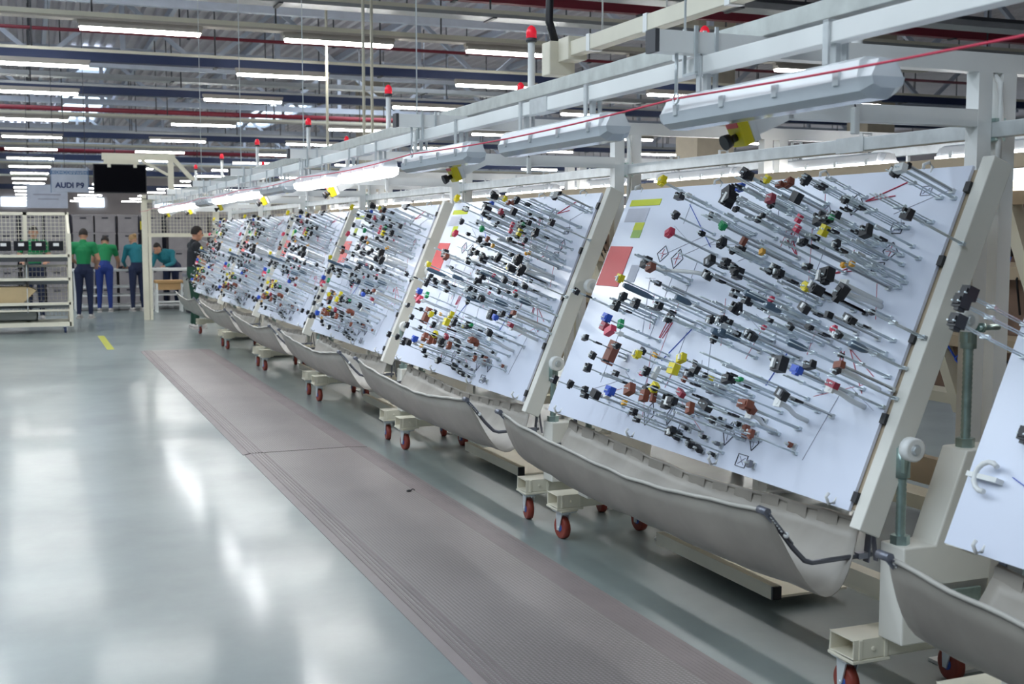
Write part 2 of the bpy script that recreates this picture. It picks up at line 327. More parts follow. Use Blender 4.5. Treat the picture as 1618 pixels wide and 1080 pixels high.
def rail(name, label, a, b, w, h, mt, joints=()):
    t = thing(name, label, 'rail', a)
    L = b[1] - a[1]
    MB().bb((-w / 2, 0, -h / 2), (w / 2, L, h / 2)).build('bar', mt, t, bevel=.003)
    for j in joints:
        s = MB(); jy = j - a[1]
        s.bb((-w / 2 - .004, jy - .09, -h / 2 - .004), (w / 2 + .004, jy + .09, h / 2 + .004)); s.build('joint_sleeve', 'galv', t)
    return t
Y1 = YP0 + PIT * 6 + .6
rail('overhead_rail', 'whitish square rail hung under the portal beams, carrying the lamps', (2.04, 1.5, 2.14), (2.04, Y1, 2.14), .05, .055, 'white_paint', [4.7, 7.6, 10.4])
rail('overhead_rail', 'upper galvanised rail lying on top of the portal beams', (2.28, 1.2, 2.276), (2.28, Y1, 2.276), .05, .06, 'galv_dull', [3.9, 6.8])
rail('guide_rail', 'grey galvanised rail running between the paired white posts', (3.245, 1.4, 1.975), (3.245, Y1, 1.975), .044, .055, 'galv', [4.2, 6.3, 9.1])
rail('overhead_rail', 'galvanised rail under the beams on the far side of the line', (5.4, 2.2, 2.145), (5.4, Y1, 2.145), .05, .055, 'galv')
rail('guide_rail', 'galvanised rail on the far side carrying the rear lamps', (4.42, 2.2, 2.105), (4.42, Y1, 2.105), .05, .055, 'galv')
rail('cable_channel', 'long beige cable channel above the rear carts', (4.1, 2.4, 1.93), (4.1, Y1, 1.93), .06, .065, 'edge_tan')
# waterproof batten lamps along the line
def batten(lit):
    h = MB(); pr = [(-.06, 0), (-.052, .045), (-.03, .055), (.03, .055), (.052, .045), (.06, 0)]
    h.prism(pr, lambda p, y: (p[0], y, p[1]), -.5, .5)
    for s in (-1, 1): h.prism([(-.056, 0), (-.03, .05), (.03, .05), (.056, 0)], lambda p, y: (p[0] * .9, y, p[1] * .9), s * .5, s * .545)
    hm = h.mesh('housing', ['lens_body' if not lit else 'grey_light'])
    c = MB(); c.prism([(-.064, .0), (.064, .0), (.058, -.035), (.03, -.052), (-.03, -.052), (-.058, -.035)], lambda p, y: (p[0], y, p[1]), -.51, .51)
    for s in (-1, 1):
        pr2 = [(-.064, 0), (.064, 0), (.058, -.035), (.03, -.052), (-.03, -.052), (-.058, -.035)]; nn = len(pr2)
        c.add([(p[0], s * .51, p[1]) for p in pr2] + [(p[0] * .8, s * .55, p[1] * .55) for p in pr2], [(i, (i + 1) % nn, nn + (i + 1) % nn, nn + i) for i in range(nn)] + [tuple(range(nn, 2 * nn))])
    cm = c.mesh('diffuser', ['fixt' if lit else 'lens'])
    k = MB()
    for s in (-1, 1):
        for yy in (-.42, -.14, .14, .42): k.bb((s * .062 - .005, yy - .012, -.012), (s * .062 + .005, yy + .012, .022))
    return hm, cm, k.mesh('clips', ['zinc'])
dm('grey_light', (.55, .57, .60), .4); dm('lens_body', (.80, .82, .84), .2)
BL, BU = batten(True), batten(False)
hng = MB()
for s in (-.33, .33): hng.bb((-.008, s - .012, .05), (.008, s + .012, .125)); hng.bb((-.034, s - .012, .055), (-.027, s + .012, .172)); hng.bb((.027, s - .012, .055), (.034, s + .012, .172)); hng.bb((-.034, s - .012, .168), (.034, s + .012, .174))
hng_m = hng.mesh('hanger', ['galv'])
ys = [3.06, 4.56, 6.07, 7.55, 9.0, 10.5, 12.0, 13.5, 15.0, 16.5, 18.0, 19.4]; lit = [0, 0, 0, 1, 1, 0, 1, 1, 0, 1, 1, 1]
for k, y in enumerate(ys):
    a = BL if lit[k] else BU
    t = thing('batten_lamp', f'{"lit white" if lit[k] else "unlit clear"} batten lamp under the front rail, {ORD[k]} from the camera', 'lamp', (2.04, y, 2.0), 'batten lamps under the front rail')
    link('housing', a[0], t); link('diffuser', a[1], t); link('clips', a[2], t, kind='stuff'); link('hanger', hng_m, t, kind='stuff')
for k in range(11):
    y = 2.9 + 1.5 * k
    t = thing('batten_lamp', f'lit white batten lamp behind the boards, {ORD[k]} from the camera', 'lamp', (4.42, y + .05, 2.0), 'batten lamps of the rear side')
    for m_, nm in zip((*BL, hng_m), ('housing', 'diffuser', 'clips', 'hanger')): link(nm, m_, t, kind='stuff' if nm in ('clips', 'hanger') else None)
bj = MB()
for s in (-.33, .33): bj.bb((-.01, s - .01, .02), (.01, s + .01, .107))
bj.bb((-.06, -.5, 0), (.06, .5, .05)); bj.mi(1); bj.bb((-.06, -.5, -.045), (.06, .5, 0)); BLJ = bj.mesh('batten_lamp', ['white_paint', 'fixt'])
for k in range(8):
    y = 4.2 + 1.9 * k
    tag(link('batten_lamp', BLJ, None, T(5.4, y, 2.02)), f'lit white batten lamp on the far rail, {ORD[k]} from the camera', 'lamp', 'batten lamps of the far rail')
# red pull cord through eye rods
cord = MB()
pts = []
for k in range(NP + 1):
    y0 = YP0 + PIT * (k - 1); 
    for j in range(8): pts.append((1.95, y0 + PIT * j / 8, 2.035 - .02 * sin(pi * j / 8)))
cord.tube(pts, .0034, 6)
tag(cord.build('pull_cord', 'cord_red'), 'thin red pull cord strung along the front of the line', 'cord')
for k in range(NP):
    t = thing('eye_rod', f'thin steel eye rod holding the red cord at the {ORD[k]} portal', 'rod', (1.95, YP0 + PIT * k, 2.035), 'eye rods of the red cord')
    MB().cyl((0, 0, .018), (0, 0, .15), .006, 8).build('shaft', 'zinc', t)
    MB().tube([(0, .016 * cos(a * pi / 6), .016 * sin(a * pi / 6)) for a in range(13)], .004, 6).build('eye', 'zinc', t)
    if k < 5:
        tag(MB().cyl((0, 0, 2.25), (0, 0, 6.72), .004, 5).build('hanger_wire', 'zinc', matrix=T(1.98, YP0 + PIT * k, 0)), f'thin wire holding the beam end of the {ORD[k]} portal', 'wire', 'hanger wires of the portals')
    d = thing('cord_weight', f'thin drop line with a white grip at the {ORD[k]} portal', 'pull switch', (2.62, YP0 + PIT * k - .04, 1.98), 'drop lines of the portals')
    MB().cyl((0, 0, .05), (-.02, 0, .17), .003, 5).build('line', 'cap_dark', d); MB().bb((-.012, -.012, -.04), (.012, .012, .05)).build('grip', 'white_plastic', d, bevel=.004)
# cream power track with its feed box and black cable
t = thing('power_track', 'cream power track climbing to the upper right with a feed box', 'power track', (2.9, 6.35, 2.64))
MB().bb((-.035, -5.2, -.04), (.035, 0, .04)).build('track', 'cream', t, bevel=.004)
MB().bb((-.10, .02, -.13), (.06, .14, .06)).build('feed_box', 'cream', t, bevel=.008); MB().bb((-.05, -.12, -.06), (.07, .02, .07)).build('end_feed', 'cream', t, bevel=.006)
for yy in (-.35, -1.0, -1.75, -2.5): MB().bb((-.04, yy - .02, -.045), (.04, yy + .02, .045)).build('joint_band', 'white_paint', t)
tag(MB().tube([(0, 0, 0), (-.03, .02, .12), (-.02, .03, .3), (.03, .02, .5), (.02, 0, 1.2), (.1, .1, 3.9)], .024, 8).build('cable', 'black', matrix=T(2.86, 6.43, 2.7)), 'thick black cable dropping to the feed box of the power track', 'cable')
for k, (x, y) in enumerate([(2.9, 5.9), (2.9, 5.2), (2.9, 4.5)]):
    tag(MB().cyl((0, 0, 2.68), (0, 0, 6.6), .005, 5).build('hanger_wire', 'zinc', matrix=T(x, y, 0)), f'thin wire holding the cream power track, {ORD[k]} from its feed box', 'wire', 'hanger wires of the power track')
for k, (x, y, z0) in enumerate([(4.0, 14.9, 2.0), (4.3, 15.6, 2.0), (4.1, 17.3, 2)]):
    tag(MB().cyl((0, 0, z0 - .03), (0, 0, 6.7), .02, 8).build('drop_pole', 'cream', matrix=T(x, y, 0)), f'cream power pole from ceiling to the line, {ORD[k]} from the camera', 'pole', 'power poles')
# ================================================================ harness board carts
dm('leg_paint', (.82, .805, .74), .42, vscale=3)
UPV = Vector((.48, 0, 1.147)).normalized(); NV = Vector((-1.147, 0, .48)).normalized()
BM = Matrix(((0, UPV.x, NV.x, 2.52), (-1, UPV.y, NV.y, 2.5), (0, UPV.z, NV.z, .683), (0, 0, 0, 1)))   # board frame: u from the far end, v up the slope, w out of the board
HEADS = '''y821,1154,240,36,42 k959,1094,240,47,29 k1004,996,240,29,35 p1088,893,240,40,34 g1417,945,240,32,32 K1398,1067,240,59,65 b1482,1105,240,32,27 k1520,1152,240,42,32
k865,772,240,47,41 n944,749,240,41,35 y785,668,240,36,36 k1477,862,240,37,37 k1613,846,240,31,21 k1607,825,240,26,21 k1442,784,240,43,32 k1599,771,240,36,26
k1656,742,240,36,41 k1515,712,240,42,31 k1744,647,240,30,30 s1849,652,240,44,25 k790,594,240,36,36 k757,560,240,36,24 k369,587,240,38,25 s1320,609,240,54,22
s925,626,240,111,23 k1295,991,240,11,33 k1521,1154,240,42,37 y1619,1146,240,26,31 r1769,1125,240,40,30 n1746,1112,240,30,20 k1959,1106,240,29,39 b1489,1106,240,32,26
K1406,1075,240,48,64 c1773,1038,240,35,30 k1746,1025,240,25,30 k1898,1050,240,39,39 k2397,1132,240,40,26 k2238,1020,240,27,27 k2589,960,240,34,34 k2089,961,240,33,42
k2145,982,240,37,28 k2148,950,240,51,28 y2177,905,240,28,37 k2232,865,240,27,27 k2404,904,240,35,39 k2087,854,240,37,23 k1901,769,240,34,29 k2009,728,240,38,29
k2126,772,240,37,19 K2244,743,240,45,54 y2166,696,240,32,28 k2234,689,240,41,32 k1623,767,240,36,31 k1672,736,240,31,25 k1615,839,240,31,21 o1846,818,240,20,20
r1663,867,240,20,31 k1722,977,240,20,15 k1701,961,240,20,20 p1969,962,240,19,29 p1985,921,240,24,24 k1970,1116,240,14,19 k2452,1153,240,26,17 w2471,1128,240,39,26
k1460,1021,240,27,21 g2198,954,240,14,14 o2307,789,240,13,18 o2353,795,240,13,13 k762,545,240,36,36 k918,569,240,41,29 k1005,568,240,34,29 k1124,569,240,34,28
k1210,562,240,39,28 k1350,512,240,27,38 k1619,534,240,36,31 k1742,534,240,40,25 k1789,591,240,25,40 k1851,621,240,29,25 b771,475,240,42,42 c789,435,240,42,36
p868,419,240,53,29 g870,466,240,23,35 N631,351,100,55,105 y1154,337,240,39,33 k1147,363,240,28,22 o1262,356,240,22,16 k996,352,240,34,23 y1505,360,240,37,31
Y1482,310,240,42,42 k1288,274,240,27,38 w1310,282,240,16,43 k1603,307,240,41,26 k1681,323,240,30,30 k1739,309,240,15,15 y1740,307,240,20,15 k1665,463,240,20,36
s1687,489,240,46,25 s1784,484,240,45,25 k1940,491,240,34,29 k622,369,240,31,24 k686,300,240,30,30 k749,233,240,30,36 k488,138,240,25,37 k622,137,240,24,37
k771,130,240,30,30 k904,125,240,46,35 b1064,152,240,45,40 w1003,141,240,34,29 k840,104,240,41,23 o1185,123,240,22,17 k1008,239,240,29,23 n1198,184,240,44,39
k1310,198,240,38,43 y1428,213,240,32,37 n1369,171,240,32,43 n1420,178,240,16,42 k1492,176,240,31,52 w1550,176,240,36,31 k1614,174,240,41,31 c1639,218,240,41,20
n1737,169,240,25,40 K1813,199,240,59,29 k1325,93,240,32,27 w1335,80,240,32,16 k1352,66,240,32,16 h1477,298,30,43,32 h1530,302,30,37,32 k1918,311,240,39,29
r2089,225,240,42,28 k1679,59,240,40,30 k1887,149,240,24,24 n2127,137,240,18,32 r1626,274,240,15,20 k1611,354,240,15,15 y1421,207,240,21,16 p1259,259,240,16,16
y2162,696,240,32,28 k2234,689,240,41,32 K2369,681,240,31,61 s1864,646,240,49,24 s1986,614,240,48,24 p1979,639,240,19,19 k1784,589,240,25,35 k1845,619,240,34,20
k2225,613,240,41,27 k2422,602,240,48,26 p2403,554,240,22,17 w2406,542,240,35,22 k2453,532,240,26,21 k2226,557,240,32,18 k2157,545,240,28,18 k1742,538,240,30,20
k1953,488,240,38,29 s1792,483,240,45,25 s2203,485,240,59,27 K2161,405,240,46,50 k2101,423,240,23,23 b2318,386,240,40,31 k2356,416,240,39,26 r2508,432,240,34,21
k2537,404,240,25,17 c2485,368,240,43,21 k2255,299,240,45,31 k1919,312,240,39,24 g2018,314,240,28,9 r2097,229,240,56,32 k2462,473,240,13,13 k2561,625,240,6,6
p1972,533,240,14,10 s2523,511,240,34,17 k2051,554,240,19,14 k1332,93,240,32,22 k1335,74,30,44,33 k1467,53,30,43,27 k1541,43,30,37,21 k1648,40,30,21,15
k1751,183,30,15,20 k1396,110,30,11,16 r2110,158,30,14,19 k1884,222,30,15,15 n1813,163,30,20,45 h1856,167,30,15,20 h1912,48,30,20,24 k1547,95,30,21,11 k1613,183,30,16,10
h1657,86,30,15,15'''
HL = []
for tok in HEADS.split():
    a = tok[1:].split(','); HL.append((tok[0], *[float(k) / 1000 for k in a]))
rng = random.Random(11)
# --- unit shapes for connector housings (1 x 1 x 1, tip at w = 0 facing out)
def unit(kind, mt):
    b = MB()
    if kind == 0: b.bb((-.5, -.5, -.8), (.5, .5, .2))
    elif kind == 1:
        b.bb((-.5, -.5, -.8), (.5, .1, .2)); b.bb((-.5, .1, -.8), (-.2, .5, .2)); b.bb((.2, .1, -.8), (.5, .5, .1)); b.bb((-.2, .1, -.8), (.2, .5, -.3))
    elif kind == 2:
        b.bb((-.5, -.3, -.8), (.5, .5, .15)); b.bb((-.2, -.5, -.6), (.3, -.3, .05)); b.bb((-.38, -.15, .15), (.38, .3, .28))
    elif kind == 3: b.tube([(0, 0, -1.2), (0, 0, -.8), (0, 0, .1), (0, 0, .3)], [.28, .48, .5, .36], 10)
    return b.mesh('connector', [mt])
COLS = dict(k='black', K='black', y='yellow', Y='yellow', n='brown', N='brown', r='brown', c='crimson', b='blue', g='green', o='orange', s='slate', w='white_plastic', p='pink', h='grey_plastic')
UM = {}
def um(kind, mt):
    if (kind, mt) not in UM: UM[kind, mt] = unit(kind, mt)
    return UM[kind, mt]
# --- steel forks
def fork(L, gap, pins):
    b = MB()
    b.bb((-gap / 2 - .005, -.006, 0), (gap / 2 + .005, .006, .012))
    for s in (-1, 1): b.tube([(s * gap / 2, 0, .01), (s * gap / 2, 0, L + .015)], .0025, 6)
    if pins: b.bb((-gap / 2 - .004, -.006, L * .55), (gap / 2 + .004, .006, L * .55 + .012))
    return b.mesh('fork', ['rod'])
def channel_fork(L):
    b = MB(); b.bb((-.011, -.008, 0), (.011, .008, .012)); b.bb((-.008, -.001, 0), (.008, .001, L)); b.bb((-.008, -.001, 0), (-.006, .007, L)); b.bb((.006, -.001, 0), (.008, .007, L))
    return b.mesh('fork', ['galv'])
FK = {}
def fk(kind, L):
    L = round(L, 2)
    if (kind, L) not in FK: FK[kind, L] = channel_fork(L) if kind == 2 else fork(L, .014 if kind == 0 else .024, kind == 1)
    return FK[kind, L]
def stub(L):
    b = MB(); b.bb((-.012, -.012, 0), (.012, .012, .008)); b.cyl((0, 0, 0), (0, 0, L), .005, 8); return b.mesh('pin', ['zinc'])
clip_m = MB()
clip_m.bb((-.016, -.004, -.004), (.016, .004, .004)); clip_m.bb((-.016, -.004, 0), (-.011, .004, .03)); clip_m.bb((.011, -.004, 0), (.016, .004, .03))
clip_z = clip_m.mesh('fork_clip', ['zinc']); clip_b = clip_m.mesh('fork_clip', ['black'])
PIN = stub(.05)
# list of (part mesh, matrix in board frame, [(child name, mesh, matrix)])
FIX = []
for (c, u, v, d, wd, ht) in HL:
    big = c in 'KNY'; mt = COLS[c]
    kind = 3 if c in 's' else rng.choice([0, 1, 2, 2]) if c in 'kKyYb' else rng.choice([0, 0, 2])
    dep = max(.022, min(.05, (wd + ht) / 2))
    if d > .2: d = d + rng.uniform(-.03, .03) * (1 if not big else .3)
    rot = Matrix.Rotation(rng.uniform(-.5, .5) if kind != 3 else 0, 4, 'Z')
    if c == 'N': rot = Matrix.Rotation(-.12, 4, 'Z')
    base = BM @ T(u, v, 0)
    hm = T(0, 0, d) @ rot @ Sc(max(.016, wd * 1.1), max(.016, ht * 1.1), dep * .72)
    if c == 's': hm = T(0, 0, d) @ Matrix.Rotation(0, 4, 'X') @ Sc(.028, .028, max(.05, wd))
    kids = [('connector', um(kind, mt), hm)]
    if c in 'kyK' and rng.random() < .45:
        kids.append(('connector_cap', um(0, rng.choice(['white_plastic', 'white_plastic', 'grey_light', 'galv'])), T(rng.uniform(-.3, .3) * wd, rng.uniform(-.3, .3) * ht, d + dep * .3) @ rot @ Sc(wd * .3, ht * .7, dep * .3)))
    if c in 'k' and rng.random() < .25: kids.append(('fork_clip', clip_b, T(0, 0, d - .09)))
    if d > .15: FIX.append(('harness_fork', fk(rng.choice([0, 0, 1, 1, 2]), d), base, kids))
    else: FIX.append(('support_pin', PIN, base, kids))
# further bare forks and pins between them
pts = [(h[1], h[2]) for h in HL]; tries = 0; nb = 0
while nb < 108 and tries < 5000:
    tries += 1
    bx = rng.choice(HL); u = bx[1] + rng.gauss(.06, .10); v = bx[2] + rng.gauss(0, .06)
    if not (.33 < u < 2.42 and .1 < v < 1.16) or bx[3] < .2: continue
    if min((u - a) ** 2 + ((v - b_) * 1.5) ** 2 for a, b_ in pts) < .028 ** 2: continue
    pts.append((u, v)); nb += 1
    L = rng.choice([.16, .2, .24, .28]); kids = []
    if rng.random() < .55: kids.append(('fork_clip', rng.choice([clip_z, clip_z, clip_b]), T(0, 0, L)))
    if rng.random() < .15: kids.append(('connector', um(rng.choice([0, 2]), rng.choice(['black', 'black', 'slate', 'white_plastic', 'black'])), T(0, 0, L) @ Sc(.02, .022, .025)))
    FIX.append(('harness_fork', fk(rng.choice([0, 0, 1, 1, 2]), L), BM @ T(u, v, 0), kids))
# curved white guide arms
def guide(p0, h, p1, r=.0095):
    P = []
    for i in range(11):
        t = i / 10; a = (1 - t) ** 3; b_ = 3 * t * (1 - t) ** 2; c_ = 3 * t * t * (1 - t); d_ = t ** 3
        q0 = Vector((p0[0], p0[1], h)); q3 = Vector((p1[0], p1[1], 0)); q1 = Vector((p0[0], p0[1], h * .45)); q2 = Vector((p1[0], p1[1], h * .6))
        P.append(q0 * a + q1 * b_ + q2 * c_ + q3 * d_)
    m = MB(); m.tube(P, r, 8); m.bb((p0[0] - .02, p0[1] - .016, h - .012), (p0[0] + .02, p0[1] + .016, h - .002)); return m.mesh('guide_arm', ['white_plastic'])
GUIDES = [guide((2.31, .73), .2, (2.29, .735)), guide((2.335, .70), .2, (2.30, .72)), guide((2.465, .43), .21, (2.44, .425)), guide((2.44, .36), .2, (2.40, .355)), guide((2.19, .275), .2, (2.125, .262), .009), guide((2.05, .21), .2, (1.965, .195), .009), guide((.86, .76), .2, (1.12, .79), .009)]
# flat things on the board face: name, outline (u, v), material
def flat(name, ol, mt, h=.0025): return (name, MB().prism(ol, lambda p, t: (p[0], p[1], t), .0002, h).mesh(name, [mt]))
def rect(u0, v0, u1, v1): return [(u0, v0), (u1, v0), (u1, v1), (u0, v1)]
FLAT = [flat('red_card', rect(.015, .708, .262, .928), 'red_card', .004), flat('yellow_label', rect(.055, 1.156, .378, 1.191), 'lime'), flat('printed_sheet', rect(.058, 1.066, .290, 1.142), 'print_grey'),
        flat('yellow_label', rect(.192, 1.02, .292, 1.062), 'lime'), flat('green_label', rect(.196, .978, .294, 1.02), 'label_green'), flat('printed_sheet', rect(.327, .738, .414, .83), 'print_grey')]
def frame_ol(b, pts4, wd):
    for i in range(4):
        p, q = pts4[i], pts4[(i + 1) % 4]; b.bar((*p, .001), (*q, .001), .002, wd, (0, 0, 1))
def card(pts4, mt='ink', fill='ink_grey'):
    b = MB(); frame_ol(b, pts4, .0045); b.mi(1); cu = sum(p[0] for p in pts4) / 4; cv = sum(p[1] for p in pts4) / 4
    for i in range(4):
        a = rng.uniform(-.35, .35); q = pts4[i]; pu, pv = cu + (q[0] - cu) * .6, cv + (q[1] - cv) * .6
        b.bar((cu + (pv - cv) * a, cv, .001), (pu, pv, .001), .0015, .004, (0, 0, 1))
    return ('symbol_card', b.mesh('symbol_card', [mt, fill]))
def dia(u, v, a, b_): return [(u - a, v), (u, v + b_), (u + a, v), (u, v - b_)]
FLAT += [card(dia(.598, .895, .055, .042), 'ink', 'ink_red'), card(dia(.752, .872, .055, .05), 'ink', 'ink_red'), card(rect(2.175, .852, 2.233, .886)), card(dia(1.02, .128, .045, .055)), card(dia(1.675, .14, .04, .05)),
         card(rect(1.79, .028, 1.855, .076)), card(dia(1.20, .15, .03, .05)), card(dia(1.86, .135, .03, .035)), card(rect(2.20, 1.0, 2.26, 1.04)), card(dia(1.94, 1.12, .05, .045)), card(dia(1.78, 1.07, .05, .05), 'ink_grey', 'ink_red'), card(dia(1.62, .98, .045, .045), 'ink_grey', 'ink_red'),
         card(rect(2.29, 1.145, 2.34, 1.18), 'ink_grey'), card(rect(1.52, .70, 1.58, .74), 'ink_grey'), card(dia(2.24, .93, .04, .035), 'ink', 'ink_red'), card(rect(1.3, .1, 1.37, .14), 'ink_grey')]
def lines(segs, mt, wd):
    b = MB()
    for (a, q) in segs: b.bar((*a, .0012), (*q, .0012), .002, wd, (0, 0, 1))
    return ('marker_line', b.mesh('marker_line', [mt]))
FLAT += [lines([((1.999, 1.13), (2.202, 1.2)), ((1.999, 1.13), (2.158, 1.148))], 'cord_red', .008), lines([((1.697, .898), (1.552, .993)), ((1.697, .898), (1.597, 1.001))], 'cord_red', .008), lines([((1.961, .834), (2.048, .86)), ((1.961, .834), (2.107, .854))], 'cord_red', .007),
         lines([((2.218, .55), (2.362, .4)), ((2.226, .548), (2.39, .466))], 'ink_red', .005), lines([((2.172, .54), (2.185, .502)), ((2.19, .54), (2.2, .502))], 'ink_red', .005), lines([((.681, 1.151), (1.013, .934))], 'blue', .006), lines([((1.123, .552), (.957, .376))], 'blue', .006), lines([((1.86, .5), (1.80, .36))], 'blue', .005),
         lines([((.88, .56), (.86, .48)), ((.91, .56), (.87, .48)), ((.93, .56), (.89, .48))], 'cord_red', .005)]
# printed wiring plan: thin pale lines on the board
b = MB()
for i in range(46):
    u = rng.uniform(.4, 2.3); v = rng.uniform(.1, 1.1); a = rng.choice([0, .3, 1.57, 1.3, 2.0, -.4]); L = rng.uniform(.06, .35); q = (min(2.45, u + L * cos(a)), max(.03, min(1.2, v + L * sin(a))))
    b.mi(0 if i % 3 else 1); b.bar((u, v, .0008), (*q, .0008), .0014, .0025, (0, 0, 1))
FLAT.append(('wiring_plan', b.mesh('wiring_plan', ['ink_grey', 'ink_red'])))
# --- board, frame and undercarriage
board_m = MB().bb((0, 0, -.012), (2.5, 1.25, 0)).mesh('board', ['board'])
back_m = MB().bb((.0, .01, -.05), (2.522, 1.24, -.016)).mesh('backing_panel', ['edge_tan'])
bump_m = MB().bb((-.02, -.018, -.03), (.004, .018, .006)).mesh('bumper', ['black'])
sb = MB(); sb.bb((2.525, -.05, -.092), (2.582, 1.285, -.004)); sideR = sb.mesh('side_bar', ['leg_paint'])
sb = MB(); sb.bb((-.05, 0, -.115), (.02, 1.2, -.055)); sideL = sb.mesh('side_bar', ['cream'])
cross_m = MB().bb((0, .1, -.1), (2.56, .17, -.055)).bb((0, 1.0, -.1), (2.56, 1.07, -.055)).mesh('cross_bar', ['cream'])
hook_m = MB().tube([(0, 0, -.005), (0, .02, .0), (0, .03, .02), (0, .012, .04), (0, -.004, .035)], .006, 7).mesh('paper_clip', ['white_plastic'])
legp = [(2.64, .245), (2.64, .575), (2.77, .575), (2.89, .885), (3.05, .885), (3.03, .6), (2.97, .245)]
def leg_mesh(y0, y1): return MB().prism(legp, lambda p, y: (p[0], y, p[1]), y0, y1).mesh('leg', ['leg_paint'])
leg_m = leg_mesh(-.14, -.02)
am = MB()
z0, z1, x0, x1 = .175, .245, 2.53, 3.35
am.bb((x0, -.065, z1 - .006), (x1, .065, z1)); am.bb((x0, -.065, z0), (x1, .065, z0 + .006)); am.bb((x0, -.065, z0), (x1, -.059, z1)); am.bb((x0, .059, z0), (x1, .065, z1)); am.bb((x0 + .09, -.06, z0 + .005), (x0 + .1, .06, z1 - .005))
am.bb((x0 - .005, -.07, z0 - .012), (x0 + .15, .07, z0)); am.bb((x0 + .02, -.07, z0), (x0 + .035, -.064, z1)); am.bb((x0 + .125, -.07, z0), (x0 + .14, -.064, z1)); am.cyl((x0 + .08, -.072, .21), (x0 + .08, -.06, .21), .008, 8)
arm_base = am.mesh('base_arm', ['cream'])
fkm = MB(); fkm.bb((-.045, -.05, .148), (.045, .05, .156)); fkm.cyl((0, 0, .135), (0, 0, .163), .03, 12)
for s in (-1, 1): fkm.prism([(-.03, .14), (.03, .14), (.022, .045), (.0, .045)], lambda p, x: (x, p[0] + .012, p[1]), s * .024 - .0025, s * .024 + .0025)
fkm.cyl((-.03, .018, .06), (.03, .018, .06), .007, 8)
cast_m = fkm.mesh('caster', ['zinc'])
cplate_m = MB().bb((-.05, -.055, .14), (.05, .055, .148)).mesh('caster_plate', ['cream'])
wm = MB(); wm.tube([(-.018, .018, .06), (-.015, .018, .06), (.015, .018, .06), (.018, .018, .06)], [.052, .06, .06, .052], 20); wheel_m = wm.mesh('wheel', ['wheel'])
hb = MB().cyl((-.021, .018, .06), (.021, .018, .06), .022, 12).mesh('hub', ['blue_cap'])
def rodmesh(z0, z1):
    m = MB(); zs = [z0]; P = []; R_ = []
    n = int((z1 - z0) / .008)
    for i in range(n + 1): P.append((0, 0, z0 + (z1 - z0) * i / n)); R_.append(.0175 if i % 2 else .0155)
    m.tube(P, R_, 10); m.tube([(0, 0, z0), (0, 0, z0 + .03)], .032, 6, smooth=False); return m.mesh('threaded_rod', ['zinc_green'])
sl_m = MB().tube([(0, 0, 0), (0, 0, .1)], .027, 12).bb((-.02, -.035, .02), (-.008, .02, .105)).mesh('rod_sleeve', ['zinc_green'])
rl = MB().tube([(0, -.02, 0), (0, -.017, 0), (0, .017, 0), (0, .02, 0)], [.034, .04, .04, .034], 18); roll_m = rl.mesh('roller', ['white_plastic'])
bolt_m = MB().tube([(0, -.028, 0), (0, -.019, 0)], .014, 6, smooth=False).cyl((0, -.021, 0), (0, -.019, 0), .02, 12).mesh('roller_bolt', ['zinc'])
pin_m = MB().tube([(0, 0, 0), (.09, 0, 0)], .01, 8).tube([(.012, 0, 0), (.022, 0, 0)], .018, 6).mesh('clamp_pin', ['zinc_green'])
ROD1, ROD2 = rodmesh(.575, .80), rodmesh(.885, 1.24)
# --- hanging tray of grey fabric
def tray():
    ny, nx = 40, 14; b = MB(); V = []
    for i in range(ny + 1):
        t = i / ny; y = t * 2.36; s = sin(pi * t); e = abs(2 * t - 1) ** 3
        inset = lambda q: .16 * (1 - (2 * abs(q - .45)) ** 1.4)        # ends curve inwards between the lips
        row = []
        for j in range(nx + 1):
            q = j / nx
            F0 = Vector((2.2 + .02 * s, 0, .705 - .075 * s)); Bm = Vector((2.40, 0, .415 - .03 * s)); Re = Vector((2.585, 0, .645 - .05 * s))
            p = F0 * (1 - q) ** 2 + (Bm * 2 - (F0 + Re) * .5) * 2 * q * (1 - q) + Re * q * q
            yy = y + (inset(q) * (1 - t) ** 6 * 1.0 - inset(q) * t ** 6) * -.35
            p.z += .0015 * sin(y * 23 + q * 9) + .004 * sin(y * 5.3 + q * 5) 
            p.x += .004 * sin(y * 17 + q * 11)
            row.append((p.x, yy, p.z))
        V += row
    b.add(V, [(i * (nx + 1) + j, (i + 1) * (nx + 1) + j, (i + 1) * (nx + 1) + j + 1, i * (nx + 1) + j + 1) for i in range(ny) for j in range(nx)], True)
    lip = [V[i * (nx + 1)] for i in range(ny + 1)]; rear = [V[i * (nx + 1) + nx] for i in range(ny + 1)]
    return b, lip, rear
tb_, lip_, rear_ = tray(); tray_m = tb_.mesh('catch_tray', ['fabric'])
lip_m = MB().tube(lip_, .0075, 8).mesh('front_hem', ['hem']); rl_ = MB().tube(rear_, .009, 8)
for i in range(2, 39, 3):     # folded flaps of the rear hem
    p, q = rear_[i], rear_[i + 2]; rl_.add([(p[0] - .012, p[1], p[2] + .004), (q[0] - .012, q[1], q[2] + .004), (q[0] - .02, q[1], q[2] - .055), (p[0] - .02, p[1], p[2] - .05)], [(0, 1, 2, 3)])
rear_m = rl_.mesh('rear_hem', ['fabric'])
